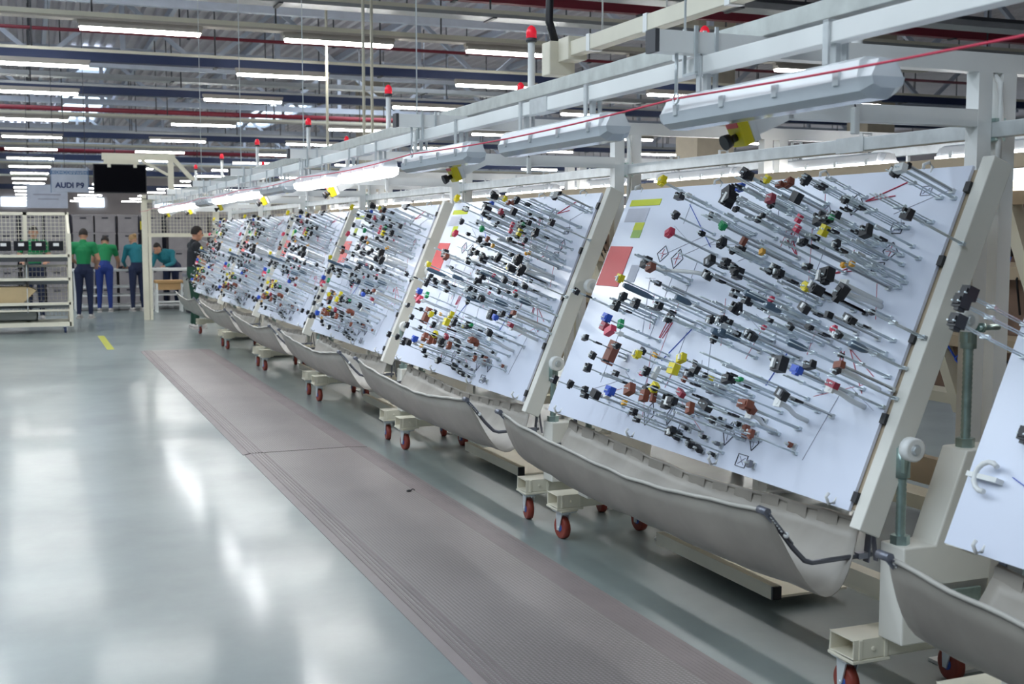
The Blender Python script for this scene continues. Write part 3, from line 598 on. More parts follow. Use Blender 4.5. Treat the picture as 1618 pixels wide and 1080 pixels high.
def bracket(y):
    b = MB(); b.tube([(2.185, y, .715), (2.24, y, .655), (2.30, y, .58), (2.35, y, .53), (2.38, y, .52), (2.62, y, .525)], .009, 8); b.bar((2.195, y - .014, .705), (2.285, y - .014, .60), .004, .028, (0, 1, 0)); b.cyl((2.19, y - .02, .71), (2.19, y + .03, .71), .014, 8)
    b.bb((2.56, y - .012, .515), (2.60, y + .012, .535)); b.bar((2.60, y, .50), (2.615, y, .665), .004, .03, (0, 1, 0)); b.bar((2.64, y, .50), (2.615, y, .665), .004, .02, (0, 1, 0)); b.cyl((2.60, y - .02, .665), (2.63, y + .02, .665), .012, 8)
    return b.mesh('tray_bracket', ['steel_dark'])
def bracket_bolt(y):
    b = MB()
    for i in range(6): b.cyl((2.205 + i * .008, y - .022, .692 - i * .0098), (2.205 + i * .008, y - .015, .692 - i * .0098), .004, 6)
    b.ball((2.262, y - .02, .628), .011, 8, 5); return b.mesh('bracket_bolts', ['white_plastic'])
BR = [bracket(.0), bracket(2.36)]; BB_ = [bracket_bolt(.0), bracket_bolt(2.36)]
low_m = MB().bb((2.90, 1.0, .05), (2.94, 2.0, .11)).bb((2.94, 1.0, .05), (3.3, 2.0, .06)).bb((2.90, .985, .05), (2.94, 1.0, .11)).mesh('base_rail', ['cream'])
lowb = MB().bb((3.0, .18, .20), (3.06, 2.35, .26)).bb((2.80, .06, .31), (2.86, 2.4, .37)).mesh('base_frame', ['cream'])
cap_m2 = MB().bb((2.898, .975, .052), (2.942, .987, .108)).mesh('end_plug', ['black'])
box_m = MB().bb((2.70, -.14, .33), (3.0, -.08, .44)).mesh('cross_channel', ['cream']); boxg = MB().bb((2.69, -.16, .35), (2.95, -.145, .42)).mesh('channel_lining', ['zinc_green'])
def joined(fix):
    """all pins of a board in one mesh, for the boards too far off to tell the pins apart"""
    mats = {}; b = MB(); order = []
    for nm, me, mx, kids in fix:
        for me2, m2 in [(me, mx)] + [(k[1], mx @ k[2]) for k in kids]:
            k = me2.materials[0].name
            if k not in mats: mats[k] = len(order); order.append(k)
            b.mi(mats[k]); b.add([m2 @ v.co for v in me2.vertices], [tuple(p.vertices) for p in me2.polygons])
    me = bpy.data.meshes.new('board_fixtures'); me.from_pydata(b.v, [], b.f); me.polygons.foreach_set('material_index', b.m)
    for k in order: me.materials.append(M[k])
    return me
far_fix = None
def cart(y, label, mode):
    t = thing('harness_cart', label, 'assembly cart', (0, y, 0), 'harness board carts of the front row')
    bo = link('board', board_m, t, BM)
    for nm, me in FLAT: link(nm, me, bo, kind='stuff' if nm == 'wiring_plan' else None)
    for u in (.12, .9, 1.7, 2.3): link('paper_clip', hook_m, bo, T(u, 1.235, 0))
    for u in (.15, .95, 1.66, 2.42): link('paper_clip', hook_m, bo, T(u, .03, 0) @ Matrix.Rotation(pi, 4, 'Z'))
    link('backing_panel', back_m, t, BM)
    for v in (.05, .33, .62, .9, 1.17): link('bumper', bump_m, t, BM @ T(2.521, v, 0))
    link('side_bar', sideR, t, BM, bevel=.004); link('side_bar', sideL, t, BM); link('cross_bar', cross_m, t, BM)
    for yy, k in ((0, 0), (2.40, 1)):
        link('leg', leg_m, t, T(0, yy, 0), bevel=.006)
        a = link('base_arm', arm_base, t, T(0, yy + (.03 if k == 0 else .06), 0), bevel=.003)
        for x in (2.59, 3.05):
            c = link('caster', cast_m, t, T(x, yy + (.06 if k == 0 else .04), 0) @ Matrix.Rotation(.12 if k else -.1, 4, 'Z'))
            link('wheel', wheel_m, c); link('hub', hb, c); link('caster_plate', cplate_m, c, T(0, 0, .015))
        for (x, rm, zt) in ((2.672, ROD1, .80), (2.935, ROD2, 1.22)):
            r = link('threaded_rod', rm, t, T(x, yy - .08, 0)); link('rod_sleeve', sl_m, r, T(0, 0, zt)); link('roller', roll_m, r, T(.0 if x < 2.9 else -.055, -.045, zt + .10)); link('roller_bolt', bolt_m, r, T(.0 if x < 2.9 else -.055, -.045, zt + .10))
            if x > 2.9: link('clamp_pin', pin_m, r, T(.02, -.02, zt + .07))
        link('tray_bracket', BR[k], t); b2 = link('bracket_bolts', BB_[k], t)
    tr = link('catch_tray', tray_m, t); so = tr.modifiers.new('thickness', 'SOLIDIFY'); so.thickness = .003
    link('front_hem', lip_m, tr); link('rear_hem', rear_m, tr)
    lr = link('base_rail', low_m, t); link('end_plug', cap_m2, lr); link('base_frame', lowb, t); cc = link('cross_channel', box_m, t); link('channel_lining', boxg, cc)
    if mode == 'pins':
        for nm, me, mx, kids in FIX:
            f = link(nm, me, t, mx)
            for kn, km, kx in kids: link(kn, km, f, kx)
        for g in GUIDES: link('guide_arm', g, t, BM)
    elif mode == 'far':
        global far_fix
        if far_fix is None: far_fix = joined(FIX + [('guide_arm', g, BM, []) for g in GUIDES])
        link('board_fixtures', far_fix, t, kind='stuff')
    return t
CL = ['white pin board cart with red card and dense forks, nearest whole one', 'second whole white pin board cart from the camera', 'third whole white pin board cart from the camera', 'fourth whole white pin board cart from the camera', 'fifth whole pin board cart, next to last at the far end', 'last white pin board cart of the row, beside the man in black']
for k in range(6): cart(3.247 + PIT * k, CL[k], 'pins' if k < 2 else 'far')
t0 = cart(3.247 - PIT - .10, 'pin board cart cut off by the lower right corner, board almost empty', 'few')
# the corner cart: a few long forks and a white cable hook near its far edge
for (u, v, c, L) in [(.20, .36, 'black', .05), (.36, .32, 'black', .05), (.02, .70, 'black', .26), (.06, .60, 'black', .3), (.05, .66, 'black', .3), (.3, .9, 'slate', .24)]:
    f = link('harness_fork', fk(1, L), t0, BM @ T(u, v, 0)); link('connector', um(2, c), f, T(0, 0, L) @ Sc(.035, .05, .04))
link('cable_hook', MB().tube([(.10 + .045 * cos(a), .22 + .045 * sin(a), .03) for a in [0.9 + i * .45 for i in range(10)]], .008, 8).bb((.02, .21, .0), (.14, .225, .03)).mesh('cable_hook', ['white_plastic']), t0, BM)
FB = lines([((.17, .24), (.30, .2))], 'blue', .012); link(FB[0], FB[1], t0, BM)
# ================================================================ carts of the return side, seen from behind
RB = Matrix(((0, -UPV.x, -NV.x, 4.98), (1, 0, 0, 0), (0, UPV.z, NV.z, .683), (0, 0, 0, 1)))
def rear_cart(y, label):
    t = thing('harness_cart', label, 'assembly cart', (0, y, 0), 'carts of the return side')
    link('board', MB().bb((0, 0, -.012), (2.5, 1.25, 0)).mesh('board', ['board']), t, RB)
    link('backing_panel', MB().bb((.0, .0, -.05), (2.5, 1.25, -.014)).mesh('backing_panel', ['panel_brown']), t, RB)
    for u in (-.1, .5, 1.3, 2.0, 2.53): link('frame_bar', MB().bb((u, -.05, -.12), (u + .075, 1.3, -.05)).mesh('frame_bar', ['cream']), t, RB)
    for v in (.0, .38, .8, 1.2): link('cross_bar', MB().bb((-.1, v, -.115), (2.6, v + .07, -.055)).mesh('cross_bar', ['edge_tan' if v else 'cream']), t, RB)
    g = MB()
    for i in range(60):
        u, v = rng.uniform(.05, 2.45), rng.uniform(.3, 1.2); g.mi(rng.choice([0, 0, 1, 2])); g.tube([(u, v, -.05), (u + rng.uniform(-.05, .05), v - .05, -.12), (u + rng.uniform(-.1, .1), v - rng.uniform(.1, .3), -.1)], .006, 5); g.mi(0); g.bb((u - .02, v - .015, -.08), (u + .02, v + .015, -.05))
    o = link('wiring', g.mesh('wiring', ['black', 'yellow', 'blue']), t, RB); o['kind'] = 'stuff'
    for yy in (0.05, 2.45):
        q = MB().prism([(4.86 - (p[0] - 2.64), p[1]) for p in legp], lambda p, s: (p[0], s, p[1]), yy - .06, yy + .06); q.build('leg', 'cream', t); MB().bb((4.0, yy - .05, .175), (4.98, yy + .05, .245)).build('base_arm', 'cream', t)
        MB().bar((4.2, yy, .25), (4.62, yy, .9), .07, .07, (0, 1, 0)).build('brace', 'edge_tan', t)
        for x in (4.45, 4.9):
            c = link('caster', cast_m, t, T(x, yy, 0)); link('wheel', wheel_m, c)
    MB().bb((4.3, 0.05, .31), (4.36, 2.45, .45)).build('base_frame', 'edge_tan', t); MB().bb((4.05, .3, .25), (4.2, 2.2, .32)).build('base_frame', 'cream', t)
for k in range(7): rear_cart(1.15 + PIT * k, f'back of a brown panelled cart on the return side, {ORD[k]} from the camera')
# ================================================================ far end of the hall
# mesh partition behind the line
def wire_panel(w, h, step, r=.004):
    b = MB(); n = int(w / step)
    for i in range(n + 1): b.bb((i * w / n - r, -r, 0), (i * w / n + r, r, h))
    n2 = int(h / step)
    for i in range(n2 + 1): b.bb((0, -r, i * h / n2 - r), (w, r, i * h / n2 + r))
    return b
t = thing('mesh_partition', 'cream wire mesh partition on posts standing behind the last cart', 'partition', (2.08, 23.6, 0))
for x in (0, 1.32, 3.3): MB().bb((x - .05, -.05, 0), (x + .05, .05, 2.28)).build('post', 'cream', t)
MB().bb((.06, -.035, 0), (.115, .035, 2.1)).build('post', 'cream', t)
for z in (2.20, 1.56): MB().bb((0, -.04, z), (3.3, .04, z + .07)).build('rail', 'cream', t)
for x in (.05, 1.37): wire_panel(1.27 if x < 1 else 1.9, .58, .058).build('wire_mesh', 'cream', t, matrix=T(x, 0, 1.63), kind='stuff')
# monitor gantry
t = thing('monitor_gantry', 'cream tube bracket carrying the black monitor over the aisle', 'bracket', (2.1, 23.5, 0))
MB().bb((-.75, -.06, 2.98), (.55, .06, 3.10)).build('arm_beam', 'cream', t); MB().bb((.42, -.05, 2.3), (.52, .05, 2.98)).build('upright', 'cream', t)
MB().bar((.5, 0, 3.04), (1.15, 0, 2.33), .08, .08, (0, 1, 0)).build('diagonal_brace', 'cream', t); MB().bb((-.07, -.05, 2.285), (1.25, .05, 2.345)).build('foot_beam', 'cream', t)
MB().bb((-.72, -.05, 2.90), (-.1, .05, 2.98)).bb((-.66, -.04, 2.84), (-.60, .04, 2.90)).bb((-.2, -.04, 2.84), (-.14, .04, 2.90)).build('monitor_mount', 'cream', t); MB().bar((-.06, 0, 2.98), (.42, 0, 2.72), .05, .05, (0, 1, 0)).build('small_brace', 'cream', t)
t = thing('monitor', 'large black monitor screen hanging from the cream bracket', 'monitor', (1.66, 23.5, 2.37))
MB().bb((-.47, -.03, 0), (.47, .03, .53)).build('housing', 'black', t, bevel=.008); MB().bb((-.45, -.034, .02), (.45, -.029, .51)).build('screen', 'screen', t)
MB().bb((-.35, -.02, .53), (.3, .02, .55)).build('mount_plate', 'cream', t)
# hanging sign
t = thing('hanging_sign', 'grey blue hanging sign reading AUDI B9 beside the monitor', 'sign', (.80, 24, 2.39))
MB().bb((-.325, -.012, 0), (.325, .012, .45)).build('sign_board', 'sign', t)
MB().bb((-.325, -.015, .33), (.325, -.0122, .40)).build('text_band', 'sign_band', t)
f = MB(); f.bb((-.335, -.02, -.01), (-.322, .02, .46)); f.bb((.322, -.02, -.01), (.335, .02, .46)); f.build('side_edge', 'sign_band', t)
for x in (-.28, .28): MB().cyl((x, 0, .45), (x, 0, 4.31), .005, 5).build('hanger_wire', 'cap_dark', t)
def text(body, size, loc, mt, parent, name='lettering', bold=.0):
    c = bpy.data.curves.new(name, 'FONT'); c.body = body; c.size = size; c.align_x = 'CENTER'; c.extrude = .002; c.offset = bold
    o = bpy.data.objects.new(name, c); dg_ = bpy.context.evaluated_depsgraph_get(); COL.objects.link(o); dg_.update()
    me = bpy.data.meshes.new_from_object(o.evaluated_get(bpy.context.evaluated_depsgraph_get())); bpy.data.objects.remove(o)
    me.materials.clear(); me.materials.append(M[mt])
    return link(name, me, parent, T(*loc) @ Matrix.Rotation(pi / 2, 4, 'X'))
text('AUDI B9', .135, (0, -.0145, .085), 'ink_blue', t, bold=.006)
text('КОНСОРРАИН', .085, (0, -.0165, .335), 'sign', t)
for k, (x, y, z, lab) in enumerate([(.5, 30.2, 2.22, 'pale hanging sign with faint lines, far behind the cart rack')]):
    t = thing('hanging_sign', lab, 'sign', (x, y, z)); MB().bb((-.45, -.012, 0), (.45, .012, .55)).build('sign_board', 'truss', t)
    b = MB(); b.bb((-.3, -.016, .3), (.3, -.0125, .33)); b.bb((-.2, -.016, .2), (.25, -.0125, .225)); b.build('text_line', 'ink_grey', t)
    for x2 in (-.4, .4): MB().cyl((x2, 0, .55), (x2, 0, 4.48), .005, 5).build('hanger_wire', 'cap_dark', t)
# grey totes stacked in columns behind the workbench
wp = struct(MB().bb((-6, 30.6, 0), (8, 30.75, 2.08)).build('wall_partition', 'dark'))
tm = MB(); tm.bb((-.22, -.3, 0), (.22, .3, .41)); tm.bb((-.235, -.31, .37), (.235, .31, .41))
for s in (-1, 1): tm.bb((s * .2 - .012, -.31, .02), (s * .2 + .012, -.3, .37))
tote_m = tm.mesh('body', ['tote']); slot_m = MB().bb((-.07, -.315, .315), (.07, -.308, .345)).mesh('handle_slot', ['dark'])
for k in range(15):
    x = -2.5 + .525 * k + (.06 if k % 4 == 3 else 0)
    for j in range(5):
        t = thing('storage_tote', f'grey tote, {ORD[j]} from the floor, {ORD[k]} column from the left', 'tote', (x + .01 * ((k * 7 + j * 3) % 3 - 1), 29.6 + .02 * (j % 2), j * .415), 'grey totes behind the workbench')
        link('body', tote_m, t); link('handle_slot', slot_m, t)
tag(MB().bb((-.05, -.006, 0), (.05, .006, .2)).build('tag_card', 'yellow', matrix=T(2.53, 29.26, 1.72)), 'small yellow card stuck on a grey tote behind the bench', 'card')
# workbench
t = thing('workbench', 'long pale workbench with lower shelves where the workers stand', 'workbench', (2.3, 27.2, 0))
MB().bb((-1.4, -.38, .83), (1.75, .38, .88)).build('worktop', 'white_plastic', t, bevel=.006)
for z in (.08, .30, .48): MB().bb((-1.35, -.34, z), (1.7, .34, z + .035)).build('shelf', 'white_paint', t)
for x in (-1.35, .2, 1.68):
    for y in (-.33, .33): MB().bb((x - .025, y - .025, 0), (x + .025, y + .025, .83)).build('leg', 'white_paint', t)
t = thing('parts_cabinet', 'pale grey cabinet with dark top at the right bench end', 'cabinet', (3.45, 25.6, 0))
MB().bb((-.42, -.3, .06), (.42, .3, .74)).build('body', 'cab_grey', t, bevel=.006); MB().bb((-.44, -.32, .74), (.44, .32, .80)).build('top', 'grey_plastic', t); MB().bb((-.40, -.305, .1), (.40, -.30, .4)).build('door', 'cab_grey', t); MB().bb((-.40, -.305, .42), (.40, -.30, .70)).build('drawer', 'cab_grey', t); MB().bb((-.38, -.28, 0), (.38, .28, .06)).build('plinth', 'dark', t)
b = MB(); b.prism([(-.25, 0), (.25, 0), (.2, .1), (.08, .16), (-.12, .15), (-.22, .08)], lambda p, y: (p[0], y, p[1]), -.15, .15)
tag(b.build('cloth_bundle', 'grey_plastic', matrix=T(3.3, 25.5, .801), bevel=.03), 'dark grey bundle lying on the pale cabinet', 'bundle')
t = thing('wooden_stool', 'orange wooden stool on white legs in front of the bench', 'stool', (2.75, 26.1, 0))
MB().bb((-.28, -.2, .60), (.28, .2, .66)).build('seat', 'wood', t, bevel=.01); MB().bb((-.25, -.17, .46), (.25, .17, .60)).build('box', 'wood', t)
for x in (-.25, .25):
    for y in (-.17, .17): MB().bb((x - .02, y - .02, 0), (x + .02, y + .02, .6)).build('leg', 'white_paint', t)
MB().bb((-.25, -.18, .2), (.25, -.16, .23)).build('footrest', 'white_paint', t)
for k, (x, y, d, mt, lab) in enumerate([(1.35, 27.0, (.3, .2, .03), 'black', 'black tray of cables on the bench before the stooping worker'), (1.95, 27.05, (.25, .2, .04), 'dark', 'dark bundle of wires on the bench in the middle'), (2.75, 27.0, (.32, .22, .012), 'white_plastic', 'white paper sheets on the bench before the leaning woman')]):
    b = MB(); b.bb((-d[0] / 2, -d[1] / 2, 0), (d[0] / 2, d[1] / 2, d[2])); b.bb((-d[0] / 2 + .03, -d[1] / 2 + .02, d[2]), (d[0] / 2 - .06, d[1] / 2 - .03, d[2] * 1.5))
    tag(b.build(['cable_tray_box', 'wire_bundle', 'paper_sheets'][k], mt, matrix=T(x, y, .881)), lab, ['tray', 'bundle', 'papers'][k])
# flow rack at the left
RX0, RX1, RY = -1.5, .66, 21.0
t = thing('flow_rack', 'cream tube rack on castors with wire mesh back at the left edge', 'rack', (0, RY, 0))
for x in (RX0, -.62, .0, RX1):
    if x in (RX0, RX1): MB().bb((x - .03, -.03, .1), (x + .03, .03, 1.62)).build('upright', 'cream', t)
    MB().bb((x - .03, .75, .1), (x + .03, .81, 1.98)).build('upright', 'cream', t)
    if x in (RX0, RX1): MB().bb((x - .025, 0, .12), (x + .025, .78, .17)).build('base_tube', 'cream', t); MB().bar((x, 0, 1.6), (x, .78, 1.94), .04, .04, (1, 0, 0)).build('top_brace', 'cream', t)
for y in (0, .78): MB().bb((RX0, y - .03, .11), (RX1, y + .03, .18)).build('base_tube', 'cream', t)
for z in (.46, .86, 1.24):
    MB().bb((RX0, -.03, z), (RX1, .03, z + .045)).build('shelf_edge', 'cream', t)
    b = MB(); b.add([(RX0, 0, z + .01), (RX1, 0, z + .01), (RX1, .78, z - .09), (RX0, .78, z - .09), (RX0, 0, z + .02), (RX1, 0, z + .02), (RX1, .78, z - .08), (RX0, .78, z - .08)], [(0, 3, 2, 1), (4, 5, 6, 7), (0, 1, 5, 4), (1, 2, 6, 5), (2, 3, 7, 6), (3, 0, 4, 7)]); b.build('sloped_shelf', 'grey_plastic', t)
    for x in (-.62, .0): MB().bb((x - .006, -.02, z - .12), (x + .006, .0, z + .4 if z < 1.2 else z + .02)).build('divider', 'zinc', t)
MB().bb((RX0, .75, 1.93), (RX1, .81, 1.98)).build('top_tube', 'cream', t); MB().bb((RX0, .75, 1.06), (RX1, .80, 1.1)).build('mid_tube', 'cream', t); MB().bb((RX0, -.02, .36), (RX1, .02, .39)).build('low_tube', 'cream', t)
for (z0, h) in ((1.30, .63), (.90, .17), (.5, .34), (.24, .2)): wire_panel(RX1 - RX0, h, .062).build('wire_mesh', 'cream', t, matrix=T(RX0, .78, z0), kind='stuff')
for x in (RX0 + .1, RX1 - .1):
    for y in (0.02, .76):
        c = MB().bb((x - .03, y - .02, .10), (x + .03, y + .02, .115)); c.bb((x - .03, y - .025, .04), (x - .024, y + .025, .1)); c.bb((x + .024, y - .025, .04), (x + .03, y + .025, .1)); c = c.build('caster', 'zinc', t); MB().cyl((x - .018, y, .05), (x + .018, y, .05), .05, 14).build('wheel', 'navy', c)
for k in range(7):
    x = -1.15 + k * .27
    tt = thing('parts_bin', f'black parts bin with a white label hanging on the rack, {ORD[6 - k]} from its right end', 'bin', (x, RY + .66, 1.34), 'black bins on the rack')
    MB().prism([(-.1, 0), (.06, 0), (.09, .16), (-.14, .16)], lambda p, s: (s, p[0], p[1]), -.115, .115).build('body', 'black', tt, bevel=.006); MB().bar((-.045, -.139, .10), (.045, -.139, .10), .05, .004, (0, 1, 0)).build('label', 'white_plastic', tt)
b = MB(); b.prism([(-.9, 0), (.22, 0), (.42, .20), (.30, .26), (-.9, .26)], lambda p, y: (p[0], y, p[1]), 0, .4)
tag(b.build('cardboard_box', 'cardboard', matrix=T(-.28, RY + .08, .50), bevel=.006), 'flattened brown cardboard box on the third shelf of the rack', 'box')
b = MB(); b.bb((-.3, 0, 0), (.3, .35, .02)); b.bb((-.3, 0, 0), (.3, .02, .14)); b.bb((-.3, .33, 0), (.3, .35, .14)); b.bb((-.3, 0, 0), (-.28, .35, .14)); b.bb((.28, 0, 0), (.3, .35, .14))
tag(b.build('storage_crate', 'cab_grey', matrix=T(-.15, RY + .35, .185)), 'low grey crate at the bottom of the rack', 'crate')
# ================================================================ people
def person(name, label, loc, rz, J, clothes, hair, hair_style='short', sleeve='short', H=1.72):
    """one continuous body grown from joints; J overrides joint positions (x right, y forward, z up, metres)"""
    P = dict(pel=(0, 0, .93), wst=(0, 0, 1.08), chs=(0, .01, 1.30), nck=(0, .0, 1.46), hed=(0, .03, 1.60),
             sL=(-.185, 0, 1.40), sR=(.185, 0, 1.40), eL=(-.23, -.02, 1.12), eR=(.23, -.02, 1.12), hL=(-.22, .10, .90), hR=(.22, .10, .90),
             pL=(-.09, 0, .90), pR=(.09, 0, .90), kL=(-.10, .02, .50), kR=(.10, .02, .50), aL=(-.11, -.02, .09), aR=(.11, -.02, .09))
    P.update(J); P = {k: Vector(v) * (H / 1.72) for k, v in P.items()}
    gaze = Vector(J.get('gaze', (0, 1, 0))).normalized()
    root = thing(name, label, 'person', loc, None, rz)
    segs = []      # (a, b, ra, rb, material)
    sh, tr = clothes['shirt'], clothes['legs']
    arm2 = sh if sleeve == 'long' else 'skin'
    segs += [(P['pel'], P['wst'], .135, .125, tr), (P['wst'], P['chs'], .13, .15, sh), (P['chs'], P['nck'], .145, .07, sh), (P['nck'], P['hed'], .055, .06, 'skin')]
    for s in 'LR':
        m_ = (P['s' + s] + P['e' + s]) * .5
        segs += [(P['chs'] + Vector((0, 0, .07)), P['s' + s], .10, .075, sh), (P['s' + s], m_, .068, .056, sh), (m_, P['e' + s], .05, .043, arm2), (P['e' + s], P['h' + s], .043, .03, arm2),
                 (P['pel'], P['p' + s], .12, .10, tr), (P['p' + s], P['k' + s], .095, .065, tr), (P['k' + s], P['a' + s], .062, .042, tr)]
    b = MB()
    for a, q, ra, rb, m in segs: b.tube([a, a.lerp(q, .5), q], [ra, (ra + rb) / 2, rb], 12, smooth=True); b.ball(a, ra, 10, 6); b.ball(q, rb, 10, 6)
    # pelvis and chest are wider than deep
    b.ball(P['pel'], (.165, .12, .12), 12, 8); b.ball(P['chs'], (.175, .12, .16), 12, 8)
    # head, jaw, nose, ears
    h = P['hed']; yaw = math.atan2(-gaze.x, gaze.y); pitch = math.asin(max(-1, min(1, gaze.z)))
    HR = Matrix.Rotation(yaw, 3, 'Z') @ Matrix.Rotation(pitch, 3, 'X')
    loc_h = lambda x, y, z: h + HR @ Vector((x, y, z))
    b.ball(loc_h(0, -.01, .02), (.075, .092, .105), 14, 10, HR); b.ball(loc_h(0, .03, -.055), (.052, .055, .06), 12, 8, HR)
    b.ball(loc_h(0, .098, -.01), (.014, .02, .025), 8, 6, HR)
    for s in (-1, 1): b.ball(loc_h(s * .077, -.005, 0), (.012, .022, .032), 8, 6, HR)
    me = bpy.data.meshes.new('body'); me.from_pydata(b.v, [], b.f)
    o = bpy.data.objects.new('body', me); COL.objects.link(o)
    rm = o.modifiers.new('r', 'REMESH'); rm.mode = 'VOXEL'; rm.voxel_size = .011; rm.use_smooth_shade = True
    sm = o.modifiers.new('s', 'SMOOTH'); sm.factor = .5; sm.iterations = 3
    bpy.context.view_layer.update(); dg_ = bpy.context.evaluated_depsgraph_get(); me2 = bpy.data.meshes.new_from_object(o.evaluated_get(dg_)); bpy.data.objects.remove(o)
    names = ['skin', sh, tr]; me2.materials.clear()
    for k in names: me2.materials.append(M[k])
    def near(p):
        best, bm_ = 9, 'skin'
        for a, q, ra, rb, m in segs:
            ab = q - a; t_ = max(0, min(1, (p - a).dot(ab) / max(1e-9, ab.length_squared))); d = (p - a - ab * t_).length - (ra + (rb - ra) * t_)
            if d < best: best, bm_ = d, m
        hd = (p - h).length - .10
        return 'skin' if hd < best else bm_
    for f in me2.polygons: f.material_index = names.index(near(f.center)); f.use_smooth = True
    # hands with five fingers, joined into the same mesh
    hb_ = MB()
    for s in 'LR':
        d = (P['h' + s] - P['e' + s]).normalized(); wr = P['h' + s]; side = Vector((0, 0, 1)).cross(d)
        side = side.normalized() if side.length > .1 else Vector((1, 0, 0)); nrm = d.cross(side).normalized(); sg = 1 if s == 'L' else -1
        hb_.ball(wr + d * .045, (.04, .05, .016), 10, 6, Matrix((side, d, nrm)).transposed())
        for i, L in enumerate((.062, .072, .068, .052)):
            r0 = wr + d * .08 + side * (.028 - .019 * i) * sg; hb_.tube([r0 - d * .03, r0, r0 + d * L * .5 - nrm * .006, r0 + d * L * .85 - nrm * .022], [.0095, .009, .0085, .006], 6)
        t0_ = wr + d * .025 + side * .034 * sg; hb_.tube([t0_ - side * .015 * sg, t0_ + (d + side * sg) * .025, t0_ + d * .06 + side * .03 * sg - nrm * .01], [.011, .010, .007], 6)
    bm_ = bmesh.new(); bm_.from_mesh(me2)
    tmp = bpy.data.meshes.new('t'); tmp.from_pydata(hb_.v, [], hb_.f); tmp.polygons.foreach_set('use_smooth', [True] * len(hb_.f)); bm_.from_mesh(tmp); bm_.to_mesh(me2); bm_.free()
    body = link('body', me2, root)
    # eyes, hair, shoes
    e = MB()
    for s in (-1, 1): e.ball(loc_h(s * .03, .078, .015), .010, 8, 5)
    e.build('eyes', 'dark', root)
    hm = MB(); V = []; n, m_ = 16, 9
    for j in range(m_ + 1):
        a = pi * .62 * j / m_
        for k in range(n):
            th = 2 * pi * k / n; fr = sin(th)         # +y is the face
            aa = a * (1.0 if fr < .2 else .62); V.append(loc_h(.083 * sin(aa) * cos(th), -.014 + .102 * sin(aa) * sin(th), .025 + .113 * cos(aa)))
    hm.add(V, [(j * n + k, (j + 1) * n + k, (j + 1) * n + (k + 1) % n, j * n + (k + 1) % n) for j in range(m_) for k in range(n)], True)
    if hair_style == 'bun': hm.ball(loc_h(0, -.11, .06), .045, 10, 6)
    if hair_style == 'long': hm.ball(loc_h(0, -.06, -.05), (.085, .06, .13), 12, 8, HR)
    hm.build('hair', hair, root)
    for s in 'LR':
        a = P['a' + s]; q = MB(); q.ball((a.x, a.y + .06, a.z - .035), (.048, .13, .05), 12, 8); q.bb((a.x - .045, a.y - .06, 0.0), (a.x + .045, a.y + .18, .025)); q.build('shoe', 'shoe', root)
    if clothes.get('bib'):
        q = MB(); q.bar(P['wst'] + Vector((0, .13, -.02)), P['chs'] + Vector((0, .14, 0)), .26, .02, (1, 0, 0)); q.build('bib', clothes['bib'], root)
    return root
person('person', 'person in green polo and dark trousers standing with back turned beside the rack', (1.02, 24.5, 0), -.25, dict(eR=(.27, .02, 1.14), hR=(.20, .22, 1.02), eL=(-.25, .05, 1.14), hL=(-.16, .25, 1.05), hed=(0, .05, 1.59), gaze=(-.1, 1, -.35)), dict(shirt='shirt_green', legs='jeans'), 'hair_dark')
person('person', 'person in green shirt and blue trousers stooping over the bench, back turned', (1.5, 26.45, 0), -.15, dict(chs=(0, .16, 1.24), nck=(0, .28, 1.36), hed=(0, .36, 1.45), sL=(-.18, .18, 1.33), sR=(.18, .18, 1.33), wst=(0, .05, 1.06), eL=(-.24, .28, 1.06), eR=(.26, .30, 1.06), hL=(-.12, .48, .97), hR=(.24, .54, .95), gaze=(.1, 1, -.7)), dict(shirt='shirt_green', legs='trouser_blue'), 'hair_dark')
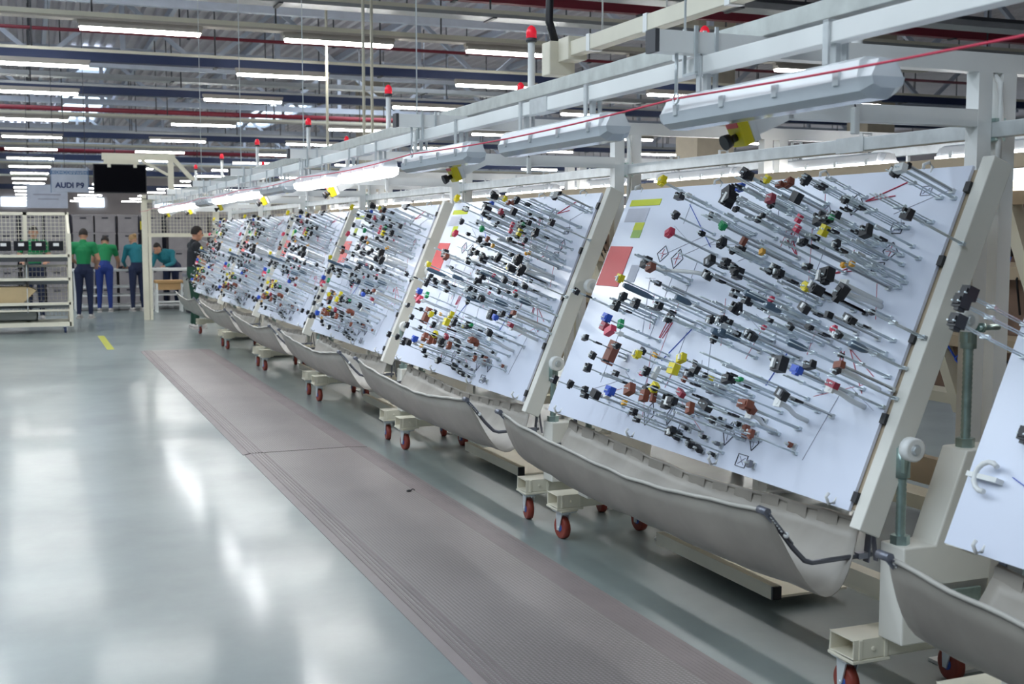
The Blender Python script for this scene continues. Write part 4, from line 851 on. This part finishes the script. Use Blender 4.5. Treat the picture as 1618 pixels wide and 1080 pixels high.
person('person', 'person in teal long sleeved top with fair tied hair at the bench', (2.16, 26.45, 0), .15, dict(chs=(0, .10, 1.27), nck=(0, .17, 1.41), hed=(-.02, .24, 1.52), sL=(-.18, .10, 1.36), sR=(.18, .10, 1.36), eL=(-.25, .18, 1.08), eR=(.25, .2, 1.08), hL=(-.15, .42, .96), hR=(.15, .44, .96), gaze=(-.35, .8, -.5)), dict(shirt='shirt_teal', legs='jeans'), 'hair_blond', 'bun', 'long', 1.68)
person('person', 'dark haired person in teal leaning on the bench, chin in hand', (3.0, 27.85, 0), pi - .3, dict(pel=(-.05, -.1, .92), wst=(0, .02, 1.04), chs=(.1, .2, 1.16), nck=(.17, .30, 1.26), hed=(.22, .40, 1.33), sL=(-.07, .2, 1.24), sR=(.29, .2, 1.22), eL=(-.12, .40, 1.0), eR=(.32, .44, .96), hL=(.02, .6, .95), hR=(.25, .47, 1.2), gaze=(.2, 1, -.45)), dict(shirt='shirt_teal', legs='jeans'), 'hair_dark', 'long', 'long', 1.68)
person('person', 'man in black t-shirt and green bib trousers working at the last board', (2.66, 21.1, 0), -1.45, dict(eL=(-.25, .06, 1.13), eR=(.24, .06, 1.13), hL=(-.14, .34, 1.05), hR=(.14, .36, 1.07), hed=(0, .06, 1.60), chs=(0, .03, 1.30), gaze=(0, 1, -.12)), dict(shirt='shirt_black', legs='trouser_green', bib='trouser_green'), 'hair_dark', H=1.74)
person('person', 'person in green shirt standing behind the wire mesh of the rack', (.14, 24.2, 0), pi, dict(eL=(-.27, .05, 1.13), eR=(.27, .05, 1.13), hL=(-.2, .3, 1.08), hR=(.2, .3, 1.08), gaze=(0, 1, -.3)), dict(shirt='shirt_green', legs='jeans'), 'hair_dark', H=1.76)

b = MB(); b.ball((0, 0, .006), (.018, .012, .006), 8, 5); b.tube([(.01, 0, .008), (.03, .015, .012), (.04, .01, .004)], .003, 5)
tag(b.build('dark_scrap', 'black', matrix=T(2.16, 7.07, .012)), 'tiny dark scrap lying on the rubber mat', 'scrap')
b = MB(); b.ball((0, 0, .012), (.02, .012, .012), 7, 5); b.bar((.0, .0, .02), (.03, .02, .004), .02, .002)
tag(b.build('white_scrap', 'white_plastic', matrix=T(3.03, 5.47, 0)), 'small crumpled white scrap on the floor near the red wheels', 'scrap')
